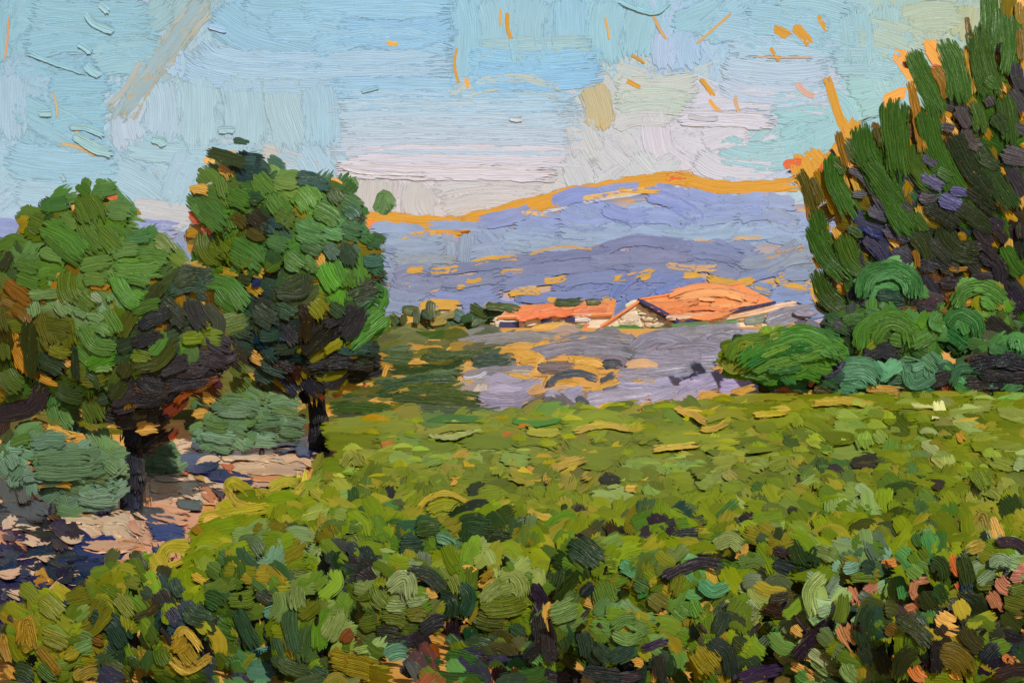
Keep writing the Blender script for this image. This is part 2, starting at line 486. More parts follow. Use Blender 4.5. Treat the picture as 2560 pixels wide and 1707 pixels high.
# ------------------------------------------------------------------ traced marks, thing by thing
SKY_S = parse('''
S: 0,3 0,14|5|9cc3cc; 8,3 34,4|9|a0c6d0; 6,10 36,11|8|9fc6d2; 3,18 3,31|8|b0c8d6; 12,20 24,20|9|9cc4d2; 12,27 24,26|9|9ec6d2; 2,36 26,38|9|a5c8d6; 4,44 26,43|8|b0cad6; 22,14 34,13|8|a4c8d0; 30,8 38,2|7|a8c6c8; 4,24 20,32|8|9fc5d0
S: 47,1 38,12 26,27|6|b4bcb0; 44,6 34,19 30,27|3|b6b8a4; 50,3 58,8 74,12|9|a2c7d8; 56,2 80,1|8|a3c9d8; 62,6 80,7|8|a6cbdc
S: 46,11 51,14 68,15 104,14|7|b4cede; 41,14 48,17 64,18 100,18|7|b0cbdc; 37,20 37,31|9|b9cdd8; 31,22 29,28 30,33|8|c0cdd8; 45,19 45,33|10|b4cdd4; 55,18 56,33|10|b2cbd2; 64,17 65,24 68,33|10|b4cbd0; 73,20 74,33|9|b0cdd9; 40,12 40,17|5|b8d0e0
S: 28,34 60,35|5|b0ccd4; 26,40 36,46|10|b0cad4; 38,42 50,50|8|b4ccd4; 44,36 40,46|7|b2cbd6; 50,38 50,46|7|b4ccda; 70,34 76,44|8|b3cbd8; 60,36 72,40|6|c0c4c0; 30,48 44,50|6|c0c8cc; 10,49 18,48|7|bccada; 64,36 70,38|5|b8c8d2
S: 70,2 86,1 104,2|7|a6cde0; 78,7 92,8 104,6|7|a0c8e0; 72,11 104,11|5|a8cde0; 106,0 106,20|7|a5cbd8; 113,0 113,14|9|a9cdd6; 122,0 122,14|9|a8cbd4; 131,0 131,13|9|a6ccda; 140,1 140,14|9|a8ced6; 148,2 146,12|8|a8cdd4; 155,6 166,1|7|a6cbd4; 162,8 170,2|8|a9cdd8
S: 76,20 100,20 120,20|5|aacce0; 78,23 100,23 132,23.5|5|b5cfde; 76,26 100,26 134,26.5|6|bfd1dc; 78,29.5 100,29.5 134,30|5|c5d0da; 76,33 98,33 134,33.5|5|c6cfda; 80,36 100,35.5 134,36|5|d0d2dc; 77,38.6 90,39.2 128,39.8|4|d6d6de|4; 86,42 86,49|9|c4c5c2; 97,43 97,49|8|c6c8c6; 100,43 124,42|6|c8ccd0; 102,47 124,46.5|6|cbcbca; 104,50 112,49|4|ccc8c0
S: 108,13 120,14 138,13|5|9fcbe2; 108,17 122,18 138,17|6|9ec9e4; 104,22 128,21|4|b8ccc8; 136,20 138,29|7|c2bb96; 138.5,27 139,29.5|2|d0a860; 110,11 136,10|4|aecbcc
S: 133,27 136,36|8|c6ced0; 131,36 136,44 143,40|7|c6cfd4; 137,33 146,41|7|c8cfd4; 142,20 160,19|6|c4d0ca; 142,24 158,24|6|bccfc4; 141,28 154,27|5|c8cfd0; 153,8 153,15|6|bccbe0; 158,8 158,15|8|b4cce0; 150,26 152,35 158,40|7|d0d2dc; 146,36 150,40 156,38|7|c8d2d6
S: 168,11 192,12|5|b8d0dc; 166,15 190,16|6|c0d0dc; 166,19 190,20|6|c6cfdc; 158,24 190,24|5|ccd2de; 156,27 178,28|4|d2d5e0|3; 172,4 190,8|8|a8cbd6; 180,2 194,4|8|aaccd2; 164,6 178,10|7|aecdda; 162,32 172,30|7|cfd3dc; 160,36 166,39 178,40|6|cdd2dc; 166,42 174,43 182,40|4|c6cede
S: 178,25 190,24 193,29 184,33|8|aacfd0; 166,34 186,34|7|acced0; 172,38 186,36|5|b4d0d0; 186,30 180,33|7|a8cfd0
S: 196,3 197,14|8|aacbce; 204,2 206,12|9|b0ccc8; 214,3 214,9|9|b4c6b0; 222,2 220,8|7|b6c29e; 192,14 206,15|8|aeccd0; 195,20 208,19|7|acd0cc; 198,25 210,22|7|aed0ca; 200,12 203,20 207,26|4|b2d2ce; 206,17 211,26|4|b0d2d0; 200,30 206,29|5|aacdcc; 198,7 212,12|9|b2cabc; 228,2 232,1|5|b8b88c; 188,8 196,10|8|accdd4; 208,5 220,4|8|b4c8b2
S: 20,3 22,5.5 26,7|2|aad0d4|6; 23,1 25,3|1.6|b4d6d8|5; 20,15 23,17|2.4|a8ced4|6; 18,10 21,12|1.6|a8ced4|5; 9,26 12,26|1.7|aacfd2|6; 17,31 22,34 26,35|2.6|accfce|7; 16,29 24,31|1.7|a6ccd0|5; 35,32 38,33|2.2|aed0d0|7; 48,6 52,7|1.3|b4cee2|5; 50,30 54,30|1.7|b4d0d6|5; 14,40 15,41.5|1|a9c6ca|4; 83,21 87,20|1.2|a4cada|5; 142,0.5 150,3 154,0.5|1|a8d0d4|5; 117,27.2 120,27.2|1.1|c6d4d8|5; 158,26.6 165,27.2|1.2|c8ccd4|4; 6,12 14,15 20,17|1|a4cbd2|4; 78,38 84,39.5 98,40|1|d6d6da|5
S: 116.6,3 117.5,9|1.01|H; 105,11 105.4,19|0.65|H; 107,18 107.5,20|1.01|dca858; 89,9.6 91.5,10|1.15|d8ae5c; 90,41 92,40.6|0.86|dba85a; 17,29 18.2,30.5|0.79|d8a25a; 178,6.4 181,8|2.16|H; 182.5,6 186,10|2.45|H; 188,3.5 190,7|1.15|H; 177,11 179,14|0.86|H; 161,18 164,22|1.15|H; 163,23 166,26|1.01|dca85a; 145,12.6 148,14.5|0.65|H; 144,18.5 147,20|1.01|H; 169,22 170,26|0.94|d2b48c; 150,3 153,9|0.79|d0ac74; 183,19 187,22|1.58|d8b2a0; 12,21 13,27|0.65|c4b690; 26,27 30,22|0.86|cdb27a; 115,2 115,6|0.65|d0a864; 139,4 140,9|0.58|d2aa62; 52,48 56,45|1.73|H; 47,37 54,35|1.87|d6b06a; 76,42 80,45|1.30|ccb08e; 14,33 22,36|0.86|cbb282; 2,4 1,14|0.50|d09a6a; 160,10 168,3|0.58|d4b070; 173,13 187,13|0.43|d2b080
S: 47,0 38,12 27,27|4|a9bcbe; 48,0 40,10 34,18|1.6|b6bbae; 35,17 28,27|1.6|b8b49c; 32,14 25,24|1.4|b0bcb8
S: 84,50 98,51.2 107,51.6|4|H; 92,52.6 106,53.4|3|H; 105,51.6 120,47.6 133,44.2|4|H; 129,45 146,41.9 159,40.4|3.4|H; 156,41 167,43 183,42.2|3.2|H; 183,36 186,44|5|H; 190,17.6 192.5,26 196,33|2.2|H; 196,28 190,38|5|H; 186,35 194,40|5|H; 206,12 211,20|4|e3a552; 203,23 208,21|2.6|e3a552; 213,10 219,20|4.4|e3a552; 227,5 222,16|3.4|e3a552; 0,51.4 9,51.6|1.5|H; 233,2 233,14|2|e3a552; 180,38 184,37|2|R; 187,40 190,36|1.2|R; 153,41.2 157,40.8|1.8|R; 192,32 194,30|1|R; 44,49 48,51|2|R; 80,50 86,51|1.6|e0874a; 204,24 206,30|2.4|e3a552; 199,31 204,34|3|e3a552
''')
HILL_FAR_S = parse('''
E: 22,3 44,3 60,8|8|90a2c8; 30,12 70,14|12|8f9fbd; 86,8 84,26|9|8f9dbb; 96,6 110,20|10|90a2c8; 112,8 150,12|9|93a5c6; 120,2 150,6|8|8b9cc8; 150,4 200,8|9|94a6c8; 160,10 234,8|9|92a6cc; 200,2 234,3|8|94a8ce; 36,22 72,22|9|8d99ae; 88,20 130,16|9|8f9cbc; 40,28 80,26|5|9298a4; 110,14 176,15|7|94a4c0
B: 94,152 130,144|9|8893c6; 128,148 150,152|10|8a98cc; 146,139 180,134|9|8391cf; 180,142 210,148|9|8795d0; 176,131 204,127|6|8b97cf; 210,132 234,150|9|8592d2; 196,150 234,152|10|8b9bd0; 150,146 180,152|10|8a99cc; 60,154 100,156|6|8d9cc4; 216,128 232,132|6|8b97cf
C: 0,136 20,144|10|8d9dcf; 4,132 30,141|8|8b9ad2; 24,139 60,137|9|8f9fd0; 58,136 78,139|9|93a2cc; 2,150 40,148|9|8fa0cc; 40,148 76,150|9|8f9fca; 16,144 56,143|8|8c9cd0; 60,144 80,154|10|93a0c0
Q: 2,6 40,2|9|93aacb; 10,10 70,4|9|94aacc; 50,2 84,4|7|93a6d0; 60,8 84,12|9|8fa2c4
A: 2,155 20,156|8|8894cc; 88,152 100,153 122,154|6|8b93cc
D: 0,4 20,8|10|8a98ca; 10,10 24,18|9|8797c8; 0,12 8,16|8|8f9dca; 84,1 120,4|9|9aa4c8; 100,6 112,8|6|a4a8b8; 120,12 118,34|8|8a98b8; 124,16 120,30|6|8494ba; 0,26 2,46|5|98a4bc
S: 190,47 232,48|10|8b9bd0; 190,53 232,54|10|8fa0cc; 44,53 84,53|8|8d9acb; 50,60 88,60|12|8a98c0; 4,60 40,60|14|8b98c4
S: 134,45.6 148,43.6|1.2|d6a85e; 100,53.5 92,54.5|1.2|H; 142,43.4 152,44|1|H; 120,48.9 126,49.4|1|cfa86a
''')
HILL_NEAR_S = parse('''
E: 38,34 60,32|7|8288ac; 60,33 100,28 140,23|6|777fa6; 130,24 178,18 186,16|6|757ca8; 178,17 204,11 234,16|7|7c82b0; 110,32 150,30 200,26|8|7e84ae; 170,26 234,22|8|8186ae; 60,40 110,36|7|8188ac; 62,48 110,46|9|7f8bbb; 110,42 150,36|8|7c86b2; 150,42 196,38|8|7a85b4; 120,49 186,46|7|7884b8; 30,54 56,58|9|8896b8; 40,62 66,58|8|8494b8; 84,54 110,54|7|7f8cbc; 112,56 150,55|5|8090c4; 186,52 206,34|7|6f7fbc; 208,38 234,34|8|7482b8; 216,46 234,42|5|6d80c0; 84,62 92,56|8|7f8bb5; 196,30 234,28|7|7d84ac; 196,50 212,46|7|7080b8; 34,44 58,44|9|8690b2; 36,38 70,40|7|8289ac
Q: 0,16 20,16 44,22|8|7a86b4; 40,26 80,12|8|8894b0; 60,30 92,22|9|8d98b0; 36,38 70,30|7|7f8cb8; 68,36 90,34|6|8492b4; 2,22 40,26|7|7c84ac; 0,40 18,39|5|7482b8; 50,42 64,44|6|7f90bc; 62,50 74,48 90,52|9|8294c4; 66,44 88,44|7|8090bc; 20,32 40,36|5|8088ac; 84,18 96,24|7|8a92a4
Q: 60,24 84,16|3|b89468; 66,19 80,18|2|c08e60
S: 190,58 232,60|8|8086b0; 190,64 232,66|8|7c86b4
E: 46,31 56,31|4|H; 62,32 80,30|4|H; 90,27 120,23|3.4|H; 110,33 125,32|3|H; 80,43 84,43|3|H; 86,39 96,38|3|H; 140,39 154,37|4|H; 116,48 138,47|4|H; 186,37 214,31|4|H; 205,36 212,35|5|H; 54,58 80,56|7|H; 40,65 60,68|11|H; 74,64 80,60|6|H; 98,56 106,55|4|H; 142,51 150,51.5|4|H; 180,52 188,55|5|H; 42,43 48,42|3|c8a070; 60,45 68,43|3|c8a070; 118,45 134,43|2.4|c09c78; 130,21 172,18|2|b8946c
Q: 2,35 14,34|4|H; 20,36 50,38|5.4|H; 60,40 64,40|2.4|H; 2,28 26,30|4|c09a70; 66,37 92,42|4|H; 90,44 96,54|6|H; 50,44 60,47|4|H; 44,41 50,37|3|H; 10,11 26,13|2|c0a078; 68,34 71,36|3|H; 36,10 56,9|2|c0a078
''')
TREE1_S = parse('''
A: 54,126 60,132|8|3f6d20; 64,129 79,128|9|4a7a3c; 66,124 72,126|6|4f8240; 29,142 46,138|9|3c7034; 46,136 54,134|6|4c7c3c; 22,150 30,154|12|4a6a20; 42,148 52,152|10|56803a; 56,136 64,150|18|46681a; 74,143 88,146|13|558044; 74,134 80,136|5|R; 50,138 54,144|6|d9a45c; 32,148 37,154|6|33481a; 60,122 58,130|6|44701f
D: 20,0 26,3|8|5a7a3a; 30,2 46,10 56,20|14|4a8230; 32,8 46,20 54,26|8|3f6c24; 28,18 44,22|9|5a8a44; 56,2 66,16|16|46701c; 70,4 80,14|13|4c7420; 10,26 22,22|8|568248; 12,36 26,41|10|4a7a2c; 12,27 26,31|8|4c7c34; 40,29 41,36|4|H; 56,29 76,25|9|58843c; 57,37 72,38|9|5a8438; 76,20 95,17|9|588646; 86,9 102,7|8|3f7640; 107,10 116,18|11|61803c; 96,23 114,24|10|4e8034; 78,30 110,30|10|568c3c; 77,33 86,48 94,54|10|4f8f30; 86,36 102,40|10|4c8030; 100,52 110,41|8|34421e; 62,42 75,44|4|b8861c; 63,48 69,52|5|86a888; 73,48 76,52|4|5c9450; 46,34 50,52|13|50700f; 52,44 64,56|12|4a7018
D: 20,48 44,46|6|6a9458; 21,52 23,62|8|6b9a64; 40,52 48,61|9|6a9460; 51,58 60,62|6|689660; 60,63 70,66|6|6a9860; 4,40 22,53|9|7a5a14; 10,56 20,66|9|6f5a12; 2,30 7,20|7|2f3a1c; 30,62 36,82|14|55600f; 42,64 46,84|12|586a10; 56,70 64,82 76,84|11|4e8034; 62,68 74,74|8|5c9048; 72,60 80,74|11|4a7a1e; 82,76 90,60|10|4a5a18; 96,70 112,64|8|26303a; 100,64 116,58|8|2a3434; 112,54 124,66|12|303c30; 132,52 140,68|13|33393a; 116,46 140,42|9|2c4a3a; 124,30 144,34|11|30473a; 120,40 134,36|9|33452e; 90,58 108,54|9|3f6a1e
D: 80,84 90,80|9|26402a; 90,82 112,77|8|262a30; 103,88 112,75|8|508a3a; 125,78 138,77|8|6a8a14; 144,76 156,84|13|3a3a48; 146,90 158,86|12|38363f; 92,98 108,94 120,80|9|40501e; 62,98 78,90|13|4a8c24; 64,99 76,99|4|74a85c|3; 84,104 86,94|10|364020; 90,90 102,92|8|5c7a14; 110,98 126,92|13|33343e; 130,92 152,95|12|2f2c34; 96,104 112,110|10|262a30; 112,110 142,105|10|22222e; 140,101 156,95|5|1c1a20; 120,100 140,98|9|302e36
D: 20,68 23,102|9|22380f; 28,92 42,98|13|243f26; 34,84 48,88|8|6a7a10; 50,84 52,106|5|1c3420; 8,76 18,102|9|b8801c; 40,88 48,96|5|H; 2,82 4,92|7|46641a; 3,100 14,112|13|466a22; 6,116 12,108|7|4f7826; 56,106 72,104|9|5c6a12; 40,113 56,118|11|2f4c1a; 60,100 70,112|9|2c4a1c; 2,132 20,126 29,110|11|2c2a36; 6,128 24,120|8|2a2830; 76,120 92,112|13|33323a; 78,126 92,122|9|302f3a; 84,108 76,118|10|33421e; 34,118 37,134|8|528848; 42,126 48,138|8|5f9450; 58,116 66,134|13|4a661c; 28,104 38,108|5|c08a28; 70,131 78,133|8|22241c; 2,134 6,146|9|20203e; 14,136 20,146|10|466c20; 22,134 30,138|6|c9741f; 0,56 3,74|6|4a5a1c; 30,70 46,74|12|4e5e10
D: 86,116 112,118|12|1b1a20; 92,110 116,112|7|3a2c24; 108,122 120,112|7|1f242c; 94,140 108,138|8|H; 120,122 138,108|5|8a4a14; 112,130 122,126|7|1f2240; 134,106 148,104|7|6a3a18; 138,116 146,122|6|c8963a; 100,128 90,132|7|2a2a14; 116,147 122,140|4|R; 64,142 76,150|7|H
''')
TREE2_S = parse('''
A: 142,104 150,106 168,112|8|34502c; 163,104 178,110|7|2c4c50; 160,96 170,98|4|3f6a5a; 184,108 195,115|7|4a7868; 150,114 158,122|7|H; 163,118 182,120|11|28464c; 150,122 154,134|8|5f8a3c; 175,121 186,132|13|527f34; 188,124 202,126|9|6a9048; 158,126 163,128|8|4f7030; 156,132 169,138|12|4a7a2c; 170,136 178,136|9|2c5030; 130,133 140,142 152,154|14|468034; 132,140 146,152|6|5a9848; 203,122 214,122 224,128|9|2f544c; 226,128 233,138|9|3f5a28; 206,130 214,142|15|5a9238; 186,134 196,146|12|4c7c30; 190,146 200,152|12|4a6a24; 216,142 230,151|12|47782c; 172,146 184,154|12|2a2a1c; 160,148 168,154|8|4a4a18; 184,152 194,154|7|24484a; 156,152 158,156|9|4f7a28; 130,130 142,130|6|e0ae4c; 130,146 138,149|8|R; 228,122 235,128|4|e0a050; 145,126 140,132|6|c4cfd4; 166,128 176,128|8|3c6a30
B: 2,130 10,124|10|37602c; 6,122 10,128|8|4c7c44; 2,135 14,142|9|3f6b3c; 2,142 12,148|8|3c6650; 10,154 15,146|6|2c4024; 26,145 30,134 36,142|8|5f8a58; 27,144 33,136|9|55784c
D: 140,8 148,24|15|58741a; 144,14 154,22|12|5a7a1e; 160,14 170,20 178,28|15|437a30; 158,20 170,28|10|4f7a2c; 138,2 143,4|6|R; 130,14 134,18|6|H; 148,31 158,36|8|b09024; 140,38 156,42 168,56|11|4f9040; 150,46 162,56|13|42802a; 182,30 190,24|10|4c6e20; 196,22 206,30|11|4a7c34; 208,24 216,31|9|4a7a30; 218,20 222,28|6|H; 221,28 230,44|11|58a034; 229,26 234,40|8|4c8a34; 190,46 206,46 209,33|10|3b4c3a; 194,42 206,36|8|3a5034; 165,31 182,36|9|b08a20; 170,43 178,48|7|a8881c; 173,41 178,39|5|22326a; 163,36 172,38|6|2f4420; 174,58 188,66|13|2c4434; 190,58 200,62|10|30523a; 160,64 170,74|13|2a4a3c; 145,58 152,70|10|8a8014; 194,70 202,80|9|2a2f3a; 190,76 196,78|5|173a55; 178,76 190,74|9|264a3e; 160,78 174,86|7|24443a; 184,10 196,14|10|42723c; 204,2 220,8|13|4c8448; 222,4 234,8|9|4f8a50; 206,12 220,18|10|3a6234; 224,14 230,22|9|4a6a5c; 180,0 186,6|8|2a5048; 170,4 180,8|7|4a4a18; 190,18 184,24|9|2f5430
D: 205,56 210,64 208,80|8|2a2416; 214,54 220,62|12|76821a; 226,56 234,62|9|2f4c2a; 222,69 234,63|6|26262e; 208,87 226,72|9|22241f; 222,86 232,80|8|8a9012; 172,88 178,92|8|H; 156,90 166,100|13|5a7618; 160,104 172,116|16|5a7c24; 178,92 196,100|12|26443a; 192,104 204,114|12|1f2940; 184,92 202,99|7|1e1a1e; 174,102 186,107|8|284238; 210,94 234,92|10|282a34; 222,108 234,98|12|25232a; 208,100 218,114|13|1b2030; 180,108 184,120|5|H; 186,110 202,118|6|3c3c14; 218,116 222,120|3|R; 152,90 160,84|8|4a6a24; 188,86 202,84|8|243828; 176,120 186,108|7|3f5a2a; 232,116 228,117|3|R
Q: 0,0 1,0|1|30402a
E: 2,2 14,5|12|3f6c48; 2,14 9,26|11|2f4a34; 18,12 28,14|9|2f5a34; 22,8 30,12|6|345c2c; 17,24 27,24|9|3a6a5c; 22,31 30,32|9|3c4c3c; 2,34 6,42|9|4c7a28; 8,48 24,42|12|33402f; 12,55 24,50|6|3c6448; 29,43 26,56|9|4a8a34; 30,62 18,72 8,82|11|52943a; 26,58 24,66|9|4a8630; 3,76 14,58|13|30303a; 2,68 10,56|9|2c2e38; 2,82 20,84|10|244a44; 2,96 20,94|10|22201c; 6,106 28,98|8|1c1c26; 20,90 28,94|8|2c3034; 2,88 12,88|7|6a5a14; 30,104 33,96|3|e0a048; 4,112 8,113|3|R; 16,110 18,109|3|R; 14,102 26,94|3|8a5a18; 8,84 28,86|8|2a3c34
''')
SHRUB_MID_S = parse('''
D: 146,125 176,127|11|5f8a6a; 184,122 204,123|8|618c68; 150,133 190,133|10|5c8a68; 188,134 208,136|8|608c6e; 138,143 160,146|8|7ab096; 160,147 188,147|10|80b49c; 184,136 196,133|5|80b49c; 136,118 146,121|8|5a8458; 170,114 180,120|10|64885a; 186,128 204,130|7|648a58; 140,136 156,138|7|5a8648; 192,140 208,142|8|5f8a68; 150,128 170,129|5|6c9478; 196,127 200,129|3|H; 152,120 172,120|7|5c8848; 132,130 144,128|7|H
''')
SHRUB_LEFT_S = parse('''
D: 22,150 46,147|9|62907a; 6,154 16,154|6|7ab59a; 32,139 50,146|8|H; 50,146 62,150|7|c8923a; 60,142 66,152|6|5f8a5a; 2,148 8,142|6|4a5a2a; 104,150 116,154|9|62906a; 8,150 20,146|7|55823c
G: 26,4 60,3|10|5f8a68; 24,12 70,10|10|5f8a68; 6,2 10,10|9|6ea088; 16,17 30,18|6|7aa596; 30,18 74,18|9|5c7f50; 72,6 80,12|9|648e62; 66,23 76,20|9|6fa088; 54,30 78,32|8|74a08a; 62,28 74,26|6|7cab98; 104,5 118,8|10|6a9474; 18,10 22,14|6|b8803a; 24,22 48,22|4|c08c28; 50,2 64,4|5|b06a24
''')
PATH_S = parse('''
G: 150,1 200,4|8|d6b592; 160,10 206,12|11|cfa683; 168,16 196,17|5|d9905f; 104,14 126,14|7|d6b592; 102,21 120,22|9|d9b796; 116,20 132,26|11|d6b394; 122,26 136,30|7|d8bd9c; 102,29 116,32|9|d8a884; 104,37 128,42|12|d99a6e; 120,48 128,54|8|d99466; 108,44 124,46|6|d99a6e; 44,46 66,48|5|d6b592; 64,46 84,45 95,56|8|d8bb98; 70,52 84,53 92,60|8|d6b592; 56,60 92,60|10|d9a480; 66,66 77,76|7|d4b494; 80,65 96,68|11|d6945e; 78,74 88,72|9|d08f5c; 2,56 18,68|9|d08a5a; 138,24 146,33|7|cc7a4a; 122,9 131,12|7|R; 132,14 138,18|5|H; 148,34 150,38|6|d49a48; 152,6 158,12|5|R; 88,46 98,50|5|d99a78; 96,56 102,62|7|d6a07c; 76,34 84,42|6|d89e38; 44,40 60,42|7|d09a34; 98,8 101,34|4|d08a3a
G: 22,70 30,88|7|c8922c; 24,88 36,90|7|b07a28; 17,88 22,96|5|d06a28; 84,12 85,26|4|R; 82,24 80,30|4|d0782c; 28,40 34,44|5|a8782c; 8,116 6,124|7|d09a40
D: 216,150 210,152|5|R; 110,152 116,148|5|b06a2c; 74,150 82,155|6|R; 146,154 188,157|5|d8aa80
''')
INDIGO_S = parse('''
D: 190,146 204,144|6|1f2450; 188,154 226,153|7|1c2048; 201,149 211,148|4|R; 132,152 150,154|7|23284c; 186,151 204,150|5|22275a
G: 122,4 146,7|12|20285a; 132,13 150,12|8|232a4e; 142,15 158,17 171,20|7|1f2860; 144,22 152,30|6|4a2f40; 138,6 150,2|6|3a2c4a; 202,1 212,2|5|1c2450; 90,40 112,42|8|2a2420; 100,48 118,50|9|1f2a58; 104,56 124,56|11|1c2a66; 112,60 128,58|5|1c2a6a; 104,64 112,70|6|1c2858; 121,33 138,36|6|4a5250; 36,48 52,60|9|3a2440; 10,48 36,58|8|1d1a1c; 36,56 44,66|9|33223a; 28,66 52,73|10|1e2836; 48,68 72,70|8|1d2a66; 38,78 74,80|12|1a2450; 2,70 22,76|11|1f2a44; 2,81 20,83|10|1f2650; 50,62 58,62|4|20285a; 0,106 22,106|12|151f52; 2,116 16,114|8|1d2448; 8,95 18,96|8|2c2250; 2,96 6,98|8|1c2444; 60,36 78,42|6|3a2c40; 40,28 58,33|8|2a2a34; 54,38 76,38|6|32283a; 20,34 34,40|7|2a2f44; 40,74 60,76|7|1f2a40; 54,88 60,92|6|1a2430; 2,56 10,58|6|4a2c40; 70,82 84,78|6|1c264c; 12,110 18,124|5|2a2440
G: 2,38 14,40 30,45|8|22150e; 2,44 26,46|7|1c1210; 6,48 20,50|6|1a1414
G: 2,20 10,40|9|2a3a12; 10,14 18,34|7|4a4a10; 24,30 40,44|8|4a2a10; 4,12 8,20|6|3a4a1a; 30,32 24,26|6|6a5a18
''')  # tree and trunk shadows as indigo marks, then a dark bough and dark grass
TRUNK1_S = parse('''
D: 84,126 87,150|11|1a1920; 92,130 90,152|9|24201c; 100,154 116,142|8|2a2014; 110,150 120,140|5|3a2a18
G: 90,0 93,14|10|1b1b24; 94,12 92,26|11|1f1d24; 90,24 90,38|12|1a1c28; 96,4 97,20|4|33302c; 86,30 92,40|8|1c2448; 98,0 106,-4|7|2a1c24
''')
TRUNK2_S = parse('''
D: 212,108 213,124|9|1a2030; 214,122 217,136|9|1c1a1c; 216,134 216,150|10|1a1a1f; 220,128 222,142|5|26241c; 206,114 210,122|6|20263a; 216,148 224,150|6|24381c
''')
HEDGE_S = parse('''
E: 78,60 84,64|8|3f5a50; 86,64 110,58|7|2c4418; 100,56 122,58|5|3c4a14; 60,68 100,66|9|2f4a1c; 36,64 40,70|7|33481c; 44,72 60,70|8|6a6416; 62,66 72,64|7|8a7a3a; 34,76 56,80|10|34501a; 60,76 90,70|10|2c4a18; 90,70 104,66|9|2f4e20; 36,84 60,86|9|3a4c14; 56,60 62,64|5|3a4a30; 40,80 46,76|5|c89a30; 66,84 90,80|7|3a4a24; 30,72 36,80|6|8a7a1c
''')
GARDEN_S = parse('''
E: 146,53 166,52|5|33401a; 168,53 178,53|4|4a4a18; 148,76 156,77|4|44763a; 160,72 166,71|5|4a7a30; 166,75 186,75|4|4a7a44; 186,73 208,74|5|427430; 212,72 224,71|4|3f7030; 122,76 132,78|5|5a7a5a; 100,76 112,78|5|H; 130,73 160,71|5|H; 214,76 230,77|4|H; 150,74 170,70|3|R; 210,73 214,76|4|R; 180,71 196,72|2|5c9048
Q: 22,69 40,66|3|4a7a30; 2,70 20,68|3|5a7a4a; 46,66 60,65|3|7a9470; 50,68 56,69|3|a08a20
''')
LAV_S = parse('''
E: 80,82 150,78|7|8f8a86; 150,80 200,78|7|857f84; 60,88 110,86|6|46592c; 130,90 200,86|9|8b8690; 200,86 234,84|9|9590a0; 32,88 50,86|8|5a6a44; 90,92 120,91|6|3f5040; 88,97 116,95|7|3c4c3c; 110,88 140,94|6|H; 134,84 142,82|6|H; 124,95 138,93|5|H; 84,104 100,100 132,99|5|8d8588; 136,98 160,98|7|7a6a68; 160,94 180,97|6|H; 156,92 162,94|5|H; 180,96 192,97|6|44464a; 142,111 150,104 163,102 176,106|5|50545a; 178,108 187,102|5|585a60; 114,104 140,108|5|H; 140,111 143,105|4|H; 148,111 160,110|7|H; 172,114 190,107|5|H; 104,111 138,108|8|a39cb0; 96,118 132,117|10|9a93a8; 98,123 126,124|7|9a93aa; 140,118 166,114|10|a39db4; 162,118 170,124|5|555a60; 168,122 190,118 212,117|11|aaa3b6; 190,112 234,116|8|a8a2bc; 190,104 234,100|10|9a95a4; 200,92 234,93|10|9590a0; 200,108 216,109|4|H; 212,119 228,114|9|aaa4bc; 122,132 134,124|7|454838; 142,130 162,128|6|3c3f40; 172,129 194,127|5|H; 204,126 222,122|6|H; 112,132 120,128|7|d9824a; 166,89 200,92|6|8f8a92; 84,105 100,101|2|c4bec4|3; 100,112 134,106|2|b4aebc|3; 180,114 196,110|5|7c7884; 110,102 130,101|4|b8a890
E: 34,100 84,98|9|33481c; 24,108 54,104 84,100|4|5a7048; 24,112 80,107|9|38502a; 46,98 60,99|9|H; 26,92 50,92|9|44582c; 0,118 40,114|10|2f4a20; 40,113 84,110|9|4a5a1c; 20,124 28,122|6|H; 36,120 96,126|10|3f4f1e; 50,127 110,128|8|4a5a3a; 66,121 74,120|4|H; 84,121 92,120|3|H; 0,126 36,128|8|3c5618; 56,92 84,92|7|3a4c1c; 76,98 90,97|4|b8902c; 60,116 100,118|6|44561c
Q: 6,110 30,104|11|a89fbf; 28,111 54,106|13|a99cc2; 0,100 24,98|9|94909c; 0,88 30,86|10|8d8898; 0,76 40,72|10|8f8b92; 30,74 60,74|7|9490a8; 44,66 60,64|6|87907c; 60,68 90,60|11|938f9a; 14,92 34,90|8|9994a8; 0,118 12,112|9|a6a0bc; 78,60 94,60|3|a8a2b4|3; 78,66 86,66|3|5a5560; 36,118 52,114|8|H; 14,119 34,122|8|H; 22,98 28,100|4|H; 20,82 36,80|8|8a8690; 60,70 80,74|6|8f8a90
''')
